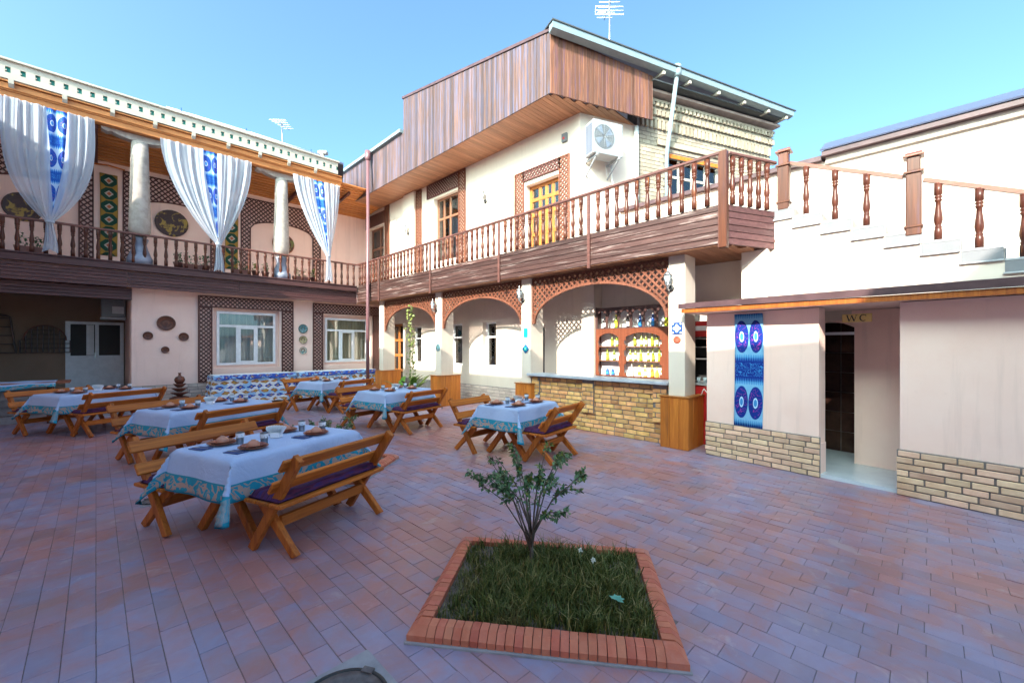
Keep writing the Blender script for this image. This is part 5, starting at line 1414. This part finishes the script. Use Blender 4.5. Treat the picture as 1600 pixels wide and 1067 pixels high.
TABLES = [  # centre, angle, length, width, phrase for the table
    ((1.22, 4.46), 20, 1.26, .78, 'nearest table'), ((1.22, 7.73), 22, 1.42, .78, 'second-nearest table'),
    ((.01, 11.61), 28, 1.44, .78, 'leftmost table'), ((4.32, 10.96), 20, 1.20, .76, 'farthest table'),
    ((4.33, 7.70), 12, 1.16, .78, 'table near the leafy plant'), ((4.67, 4.53), 8, 1.0, .70, 'table beside the brick bar')]
SEATS = [(-.33, -.20, 'near right'), (-.38, .20, 'near left'), (.30, -.20, 'far right'), (.26, .20, 'far left')]
for ti, ((tx, ty), ta, L, W_, nm) in enumerate(TABLES):
    rz = R(ta); F = frame(tx, ty, rz); rnd = random.Random(ti+20)
    table((tx, ty, 0), rz, L, W_, 'pine trestle table under the cloth, ' + nm)
    solo('tablecloth', drape(L+.02, W_+.02, .33, .752, ti), MT['cloth'], 'white cloth with turquoise patterned border on the ' + nm, 'tablecloth', (tx, ty, 0), rz, group='bordered tablecloths', solid=.003)
    BL = L*.93
    for k, sd in ((1, 'right'), (-1, 'left')):
        p = F @ Vector(((-.02 if k > 0 else -.19)+rnd.uniform(-.03, .03), -k*(W_/2+.26), 0)); br = rz+(0 if k > 0 else PI)+rnd.uniform(-.02, .02)
        bench(p, br, BL, 'orange pine bench on the %s side of the %s' % (sd, nm))
        c = p + Matrix.Rotation(br, 3, 'Z') @ Vector((0, .03, .434)); cushion(c, br, BL-.08, 'plum patterned cushion on the %s bench of the %s' % (sd, nm))
    zt = .757
    for i, (sx, sy, where) in enumerate(SEATS):
        q = F @ Vector((sx*L/1.26+rnd.uniform(-.02, .02), sy*W_/.78, zt)); a = rnd.random()*6
        lb = '%s place of the %s' % (where, nm)
        o = link('plate', ME_PLATE, None, q); tag(o, 'lower, larger clay plate at the ' + lb, 'plate', 'clay plates on the tables')
        o = link('plate', ME_SAUCER, None, (q.x, q.y, zt+.0125)); tag(o, 'upper, smaller clay plate at the ' + lb, 'plate', 'clay plates on the tables')
        o = link('clay_bowl', ME_BOWL, None, (q.x, q.y, zt+.020)); tag(o, 'upturned clay bowl at the ' + lb, 'bowl', 'clay bowls on the tables')
        gq = F @ Vector((sx*L/1.26+(.13 if i in (0, 2) else .10), sy*W_/.78+(.06 if sy < 0 else -.12), zt))
        t = thing('drinking_glass', 'frosted-band tumbler at the ' + lb, 'glass', gq, a, 'tumblers on the tables'); part('tumbler', ME_GLASS, None, t); part('glass_pattern', ME_GBAND, None, t)
        if ti in (0, 1, 5):
            nq = F @ Vector((sx*L/1.26-.16, sy*W_/.78, zt)); o = link('folded_napkin', ME_CLOTHNAP, None, nq, rz=rz+.1); tag(o, 'navy folded napkin at the ' + lb, 'napkin', 'navy napkins')
            o = link('fork', ME_FORK, None, (nq.x, nq.y, zt+.0045), rz=rz+.15); tag(o, 'steel fork at the ' + lb, 'fork', 'forks')
    q = F @ Vector((.03, .02, zt)); t = thing('napkin_holder', 'white napkin holder in the middle of the ' + nm, 'napkin holder', q, rz+R(-60), 'napkin holders')
    part('holder_box', ME_HOLD, None, t); part('napkin_fan', ME_NAP, None, t)

# draped tables along the wall
for (xa, xb, lb, sd) in ((2.20, 4.24, 'long table hidden under blue ikat cloth below the left lattice window', 1), (4.34, 6.80, 'long table hidden under blue ikat cloth below the right lattice window', 2)):
    t = thing('draped_table', lb.replace('hidden under', 'draped with'), 'table', ((xa+xb)/2, 13.78, 0), group='ikat-draped tables by the wall')
    L = xb-xa
    for sx in (-1, 1):
        for sy in (-1, 1): m = Geo(); m.cbox(sx*(L/2-.1)-.03, sy*.28-.03, 0, sx*(L/2-.1)+.03, sy*.28+.03, .80, .004); part('leg', m, MT['bench_y'], t)
    m = Geo(); m.cbox(-L/2+.02, -.34, .801, L/2-.02, .34, .835, .004); part('table_board', m, MT['bench'], t)
    m = Geo()
    def sk(u, v, sd=sd):
        per = u*(L+1.4)
        am = .035*(.25+.75*v)
        w_ = am*(math.sin(per*13+sd)+.5*math.sin(per*29+sd*2))
        if per < .70: x, y, nx, ny = -L/2, .35-per, -1, 0
        elif per < .70+L: x, y, nx, ny = -L/2+per-.70, -.35, 0, -1
        else: x, y, nx, ny = L/2, -.35+per-.70-L, 1, 0
        return (x+nx*(w_+.05*v), y+ny*(w_+.05*v), .83-.76*v)
    m.grid(sk, 150, 14, lambda u, v: (u*(L+1.4), v*.76))
    part('skirt', m, MT['ikat_cloth'], t)
    m = Geo()
    m.grid(lambda u, v: (-L/2+(u)*L, -.36+.72*v, .842+.004*math.sin(u*20)*math.sin(v*7)), 30, 8, lambda u, v: (u*L, v*.7)); part('cloth_top', m, MT['napkin'], t, solid=.003)
    m = Geo(); m.grid(lambda u, v: (-L/2+u*L, -.362-.03*v-.01*math.sin(u*L*13), .846-.12*v-.02*math.sin(u*L*9)*v), 60, 4, lambda u, v: (u*L, v*.12)); part('cloth_valance', m, MT['ikat_blue_cloth'], t, solid=.003)
# table at the hall step
t = thing('hall_table', 'turquoise-covered table at the left edge before the dark hall', 'table', (-1.55, 13.55, 0))
for sx in (-1, 1):
    for sy in (-1, 1): m = Geo(); m.cbox(sx*.85-.04, sy*.28-.04, 0, sx*.85+.04, sy*.28+.04, .84, .006); part('leg', m, MT['clay_dark'], t)
m = Geo(); m.cbox(-1.15, -.38, .841, 1.15, .38, .875, .005); part('table_board', m, MT['clay'], t)
m = Geo()
def hc(u, v):
    x = -1.16+2.1*u; y = -.39+.80*v; dz = 0
    if v < .25: y = -.39-.01*math.sin(u*9); dz = (.25-v)*(.9+.35*math.sin(u*5))*.7
    return (x, y if v >= .25 else y-.03*(.25-v)*4, .880-dz+.006*math.sin(u*23+v*9))
m.grid(hc, 40, 24, lambda u, v: (min(v, 1-v)*.9, u*2.1)); 
tc = solo('tablecloth', m, MT['cloth'], 'turquoise bordered cloth thrown over the table before the dark hall', 'tablecloth', (-1.55, 13.55, 0), solid=.003)

# stacked clay pots on the wall base
t = thing('clay_pot_stack', 'stack of brown clay bowls crowned by a round jug beside the draped table', 'pottery', (1.52, 13.6, 0))
m = Geo(); m.lathe([(.14, 0), (.22, .08), (.25, .2), (.20, .32), (.12, .36)], 18); part('base_jar', m, MT['clay_dark'], t)
for i, (z, r) in enumerate(((.36, .19), (.47, .165), (.58, .135))):
    m = Geo(); m.lathe([(.05, z), (.08, z+.02), (r, z+.085), (r, z+.097), (.05, z+.095)], 18); part('bowl', m, MT['clay_dark'], t)
m = Geo(); m.lathe([(.06, .675), (.10, .72), (.115, .78), (.09, .84), (.03, .875), (.025, .93), (.038, .955)], 16); part('jug', m, MT['clay_dark'], t)

# ---------------------------------------------------------------- planters
def kerb_planter(cx, cy, label, A_=1.50, B_=1.18):
    t = thing('planter', label, 'planter', (cx, cy, 0), PANG, group='brick-edged planting beds')
    kw, kh = .112, .08
    m = Geo(); m.box(-A_/2+kw, -B_/2+kw, -.05, A_/2-kw, B_/2-kw, .045); part('soil', m, MT['soil'], t)
    m = Geo(); m.cbox(-A_/2-.012, -B_/2-.012, -.03, A_/2+.012, B_/2+.012, .012, .004); part('kerb_footing', m, MT['cement'], t)
    bw = (A_-2*kw)/round((A_-2*kw)/.05); prof = [(0, .012), (0, .045), (.045, kh), (kw, kh), (kw, .012)]
    bm_ = Geo(); bm_.prism([(p, z) for p, z in prof], -bw/2+.0022, bw/2-.0022, 'x'); me = bm_.mesh('kerb_brick', MT['kerb'])
    def put(x, y, rz):
        o = part('kerb_brick', me, None, t, (x, y, random.uniform(-.002, .002)), rz=rz)
    n_ = round((A_-2*kw)/bw); off = kw
    for i in range(n_):
        x = -A_/2+off+(i+.5)*bw; put(x, -B_/2, 0); put(x, B_/2, PI)
    n_ = round((B_-2*kw)/bw); off = (B_-n_*bw)/2
    for i in range(n_):
        y = -B_/2+off+(i+.5)*bw; put(-A_/2, y, -PI/2); put(A_/2, y, PI/2)
    for sx in (-1, 1):
        for sy in (-1, 1):
            m = Geo(); x0, x1 = sx*A_/2, sx*(A_/2-kw+.001); y0, y1 = sy*B_/2, sy*(B_/2-kw+.001); xi, yi = sx*(A_/2-.045), sy*(B_/2-.045)
            vs = [(x0, y0, .012), (x1, y0, .012), (x1, y1, .012), (x0, y1, .012), (x0, y0, .045), (x1, y0, .045), (x1, yi, kh), (x1, y1, kh), (xi, y1, kh), (x0, y1, .045), (xi, yi, kh)]
            m.add(vs, [(0, 1, 5, 4), (3, 0, 4, 9), (4, 5, 6, 10), (4, 10, 8, 9), (10, 6, 7, 8), (1, 2, 7, 6, 5), (2, 3, 9, 8, 7)]); part('kerb_corner', m, MT['kerb'], t)
    return t
def grass(cx, cy, label, n, A_, B_, seed, hmax=.145, dens=None):
    rnd = random.Random(seed); G = Geo(frame(cx, cy, PANG)); A_ += .04; B_ += .04
    tufts = [(rnd.uniform(-A_/2, A_/2), rnd.uniform(-B_/2, B_/2)) for _ in range(int(n/26))]
    for (tx, ty) in tufts:
        bare = tx < -A_/2+.16*A_ and rnd.random() < .75
        k = 10 if bare else 26
        hh = rnd.choice((.45, .7, .9, 1.15))*rnd.uniform(.8, 1.15)*(.45 if bare else 1)*(1.15-.5*math.hypot(tx/A_, ty/B_))
        for i in range(k):
            x = tx+rnd.gauss(0, .028); y = ty+rnd.gauss(0, .028)
            if abs(x) > A_/2 or abs(y) > B_/2: continue
            a = rnd.random()*2*PI; h = hmax*hh*rnd.uniform(.45, 1.1); ln = rnd.uniform(.15, .8)*h; w_ = rnd.uniform(.0022, .0042)
            dx, dy = math.cos(a), math.sin(a); b = rnd.random()*2*PI; wx, wy = math.cos(b)*w_, math.sin(b)*w_
            z = .04
            G.add([(x-wx, y-wy, z), (x+wx, y+wy, z), (x+dx*ln*.3+wx*.8, y+dy*ln*.3+wy*.8, z+h*.6), (x+dx*ln*.3-wx*.8, y+dy*ln*.3-wy*.8, z+h*.6), (x+dx*ln, y+dy*ln, z+h*.95-ln*.15)], [(0, 1, 2, 3), (3, 2, 4)])
    o = link('grass', G.mesh('grass', MT['grass'])); tag(o, label, 'grass', kind='stuff'); return o
def grass_mat():
    k = NB('grass_blades'); r = k.rand(); pos = k.n('ShaderNodeNewGeometry').outputs['Position']
    col = k.ramp(r, [(0, (.05,.065,.015)), (.45, (.09,.11,.025)), (.8, (.16,.17,.045)), (.93, (.34,.27,.11))])
    dry = k.ramp(k.noise(pos, 3.2, 3), [(.58, (0, 0, 0)), (.7, (1, 1, 1))]); col = k.mix(k.math('MULTIPLY', dry, .6), col, (.20,.155,.07,1))
    return k.done(col, .55, 0, .25)
MT['grass'] = grass_mat()
kerb_planter(2.14, 1.80, 'brick-edged diamond planting bed in the foreground, full of grass')
kerb_planter(2.2, 5.7, 'brick-edged planting bed behind the nearest table')
grass(2.14, 1.80, 'long tufty grass in the foreground planting bed', 17000, 1.20, .88, 5)
grass(2.2, 5.7, 'short grass in the planting bed behind the nearest table', 2500, 1.20, .88, 6, .07)

def shrub(loc, h, spread, label, nb, nleaf, seed, trunk_h=.16, ls=.05):
    rnd = random.Random(seed); t = thing('young_tree', label, 'young tree', loc)
    m = Geo(); tips = []
    top = Vector((0, 0, trunk_h)); m.tube([(0, 0, -.02), (.004, .002, trunk_h*.5), top, top+Vector((.0, .01, .08))], [.017, .014, .012, .010], 7)
    part('trunk', m, MT['bark'], t)
    m = Geo(); segs = []
    for i in range(nb):
        a = 2*PI*i/nb+rnd.uniform(-.3, .3); e = rnd.uniform(.35, 1.0); R_ = spread*e*rnd.uniform(.8, 1.05); zz = h*(1.0-.38*e*e*rnd.uniform(.6, 1.2))
        base = Vector((0, 0, trunk_h*rnd.uniform(.55, 1.4))); end = Vector((R_*math.cos(a), R_*math.sin(a), zz))
        mid = base.lerp(end, .5)+Vector((0, 0, .05*h))-Vector((math.cos(a), math.sin(a), 0))*.07*spread
        pts = [base, base.lerp(mid, .55), mid, mid.lerp(end, .5)+rv(rnd)*.01, end]
        m.tube(pts, [.0072, .0055, .0042, .003, .0018], 5); segs.append(pts)
        for k in range(4):
            f = rnd.uniform(.45, .95); p = mid.lerp(end, (f-.45)/.5) if f > .45 else mid; d = rv(rnd)*.6+Vector((math.cos(a), math.sin(a), .5)); q = p+d.normalized()*rnd.uniform(.08, .2)*spread*1.2
            m.tube([p, p.lerp(q, .5)+rv(rnd)*.006, q], [.003, .0022, .0014], 4); segs.append([p, p.lerp(q, .5), q])
    part('branches', m, MT['bark'], t)
    g1, g2 = Geo(), Geo()
    for i in range(nleaf):
        pts = rnd.choice(segs); lo = .40 if len(pts) == 5 else .1; f = lo+(1-lo)*rnd.random()**.8; fi = f*(len(pts)-1); k = min(int(fi), len(pts)-2)
        p = pts[k].lerp(pts[k+1], fi-k)+rv(rnd)*.014; d = (pts[k+1]-pts[k]).normalized()*.6+rv(rnd)+Vector((0, 0, -.15))
        leaf_quad(g2 if (rnd.random() < .10 or (p.z > h*.88 and rnd.random() < .4)) else g1, p, d, (Vector((0, 0, 1))+rv(rnd)*.7).normalized(), ls*rnd.uniform(.6, 1.15), ls*.55, rnd)
    c = part('crown', g1, MT['leaf'], t); c['kind'] = 'stuff'
    c = part('young_leaves', g2, MT['leaf_y'], t); c['kind'] = 'stuff'
    return t
shrub((2.24, 2.04, .03), .92, .50, 'slender young tree with small dark leaves in the foreground bed', 17, 1600, 11, .2, .042)
shrub((2.2, 5.7, .03), .72, .42, 'low bushy young tree in the bed behind the nearest table', 12, 900, 12, .1, .042)
# weeds with white flowers, a dropped green leaf
rnd = random.Random(9)
for i, (u, v) in enumerate(((.22, .15), (.30, .03))):
    p = frame(2.14, 1.80, PANG) @ Vector((u, v, .045)); t = thing('white_flower', 'small white flower in the grass, ' + ['near the trunk', 'right of the trunk', 'in front of the trunk', 'at the far corner'][i], 'flower', p, group='white flowers in the grass')
    m = Geo(); m.tube([(0, 0, 0), (.01, .005, .10), (.012, .01, .17)], .0022, 4); part('stem', m, MT['leaf'], t)
    m = Geo()
    for k in range(16): leaf_quad(m, Vector((.012, .01, .17)), rv(rnd)+Vector((0, 0, .4)), Vector((0, 0, 1)), .022, .014, rnd)
    part('petals', m, MT['flower'], t)
p = frame(2.14, 1.80, PANG) @ Vector((.42, -.28, .155)); m = Geo()
for k in range(5): leaf_quad(m, Vector((0, 0, 0)), Vector((math.cos(k*.8-1.6), math.sin(k*.8-1.6), .25)), Vector((0, 0, 1)), .05, .035, rnd)
MT['leaf_pale'] = flat('leaf_pale_green', (.10,.34,.26), .5)
solo('fallen_leaf', m, MT['leaf_pale'], 'pale green lobed leaf lying on the grass', 'leaf', p)

# broad-leaved plant and climbing vine by the arcade
t = thing('broad_leaved_plant', 'broad-leaved green plant between the first two pillars', 'plant', (6.55, 10.9, 0)); rnd = random.Random(21)
m = Geo(); m.lathe([(.20, 0), (.28, .30), (.29, .34), (.26, .34)], 16); part('pot', m, MT['pot'], t)
for i in range(22):
    a = rnd.uniform(0, 2*PI); el_ = rnd.uniform(.55, 1.2); L = rnd.uniform(.45, .85); d = Vector((math.cos(a)*math.cos(el_), math.sin(a)*math.cos(el_), math.sin(el_)))
    s = d.cross(Vector((0, 0, 1))).normalized(); base = Vector((rnd.uniform(-.1, .1), rnd.uniform(-.45, .45), .32)); m = Geo(); wmax = rnd.uniform(.11, .17)
    def lf(u, v):
        t_ = v; w_ = wmax*math.sin(PI*min(1, t_*.92+.06))**.8*(1 if t_ > .25 else t_*4); c = base+d*(L*t_)+Vector((0, 0, -.28*L*t_*t_))+Vector((d.x, d.y, 0))*.15*L*t_*t_
        return c+s*(u-.5)*w_+Vector((0, 0, .25*abs(u-.5)*w_))
    m.grid(lf, 4, 8); part('leaf', m, MT['leaf_big' if i % 3 else 'leaf_y'], t)
t = thing('climbing_vine', 'leafy vine climbing a string under the first lattice arch', 'vine', (6.62, 10.75, 0)); rnd = random.Random(22)
m = Geo(); m.tube([(0, .0, .3), (.02, .03, 1.2), (0, .05, 2.1), (0, .12, 2.85)], .007, 5); part('stem', m, MT['bark'], t)
m = Geo()
for i in range(230):
    z = .5+2.35*rnd.random(); c = Vector((rnd.gauss(0, .045), .02+.04*z+rnd.gauss(0, .05), z)); leaf_quad(m, c, rv(rnd)+Vector((0, 0, -.4)), Vector((-1, 0, .5)), rnd.uniform(.07, .12), .075, rnd)
o = part('leaves', m, MT['leaf_vine'], t); o['kind'] = 'stuff'

# manhole covers, cable
def manhole(x, y, r, sq_, label):
    t = thing('manhole_cover', label, 'manhole', (x, y, 0), group='manhole covers in the paving')
    m = Geo(); m.cbox(-sq_, -sq_, -.03, sq_, sq_, .004, .003); part('surround', m, MT['cement'], t)
    m = Geo(); m.lathe([(r, .004), (r, .014), (r*.93, .014), (r*.92, .006)], 40, cap=False); part('rim', m, MT['black'], t)
    m = Geo(); m.lathe([(r*.915, .0045), (r*.91, .012), (r*.7, .012), (r*.69, .009), (r*.5, .009), (r*.49, .013), (.001, .013)], 40); part('lid', m, MT['iron'], t)
    for k in range(4): a = PI/2*k+.5; m = Geo(frame(r*.965*math.cos(a), r*.965*math.sin(a), a)); m.box(-.02, -.03, .0125, .015, .03, .02); part('lug', m, MT['iron'], t)
manhole(.79, 1.90, .215, .255, 'round iron manhole cover in the foreground paving')
manhole(.45, 5.80, .12, .13, 'round manhole cover behind the left bench of the nearest table')
m = Geo(); pts = [(6.98, 2.62, .84), (7.0, 2.58, .95), (7.02, 2.5, .84), (7.03, 2.47, .5), (7.03, 2.46, .08), (7.05, 2.45, .02)]
m.tube(pts, .010, 5); solo('cable', m, MT['cable'], 'white cable hanging beside the pine box next to the annex', 'cable')
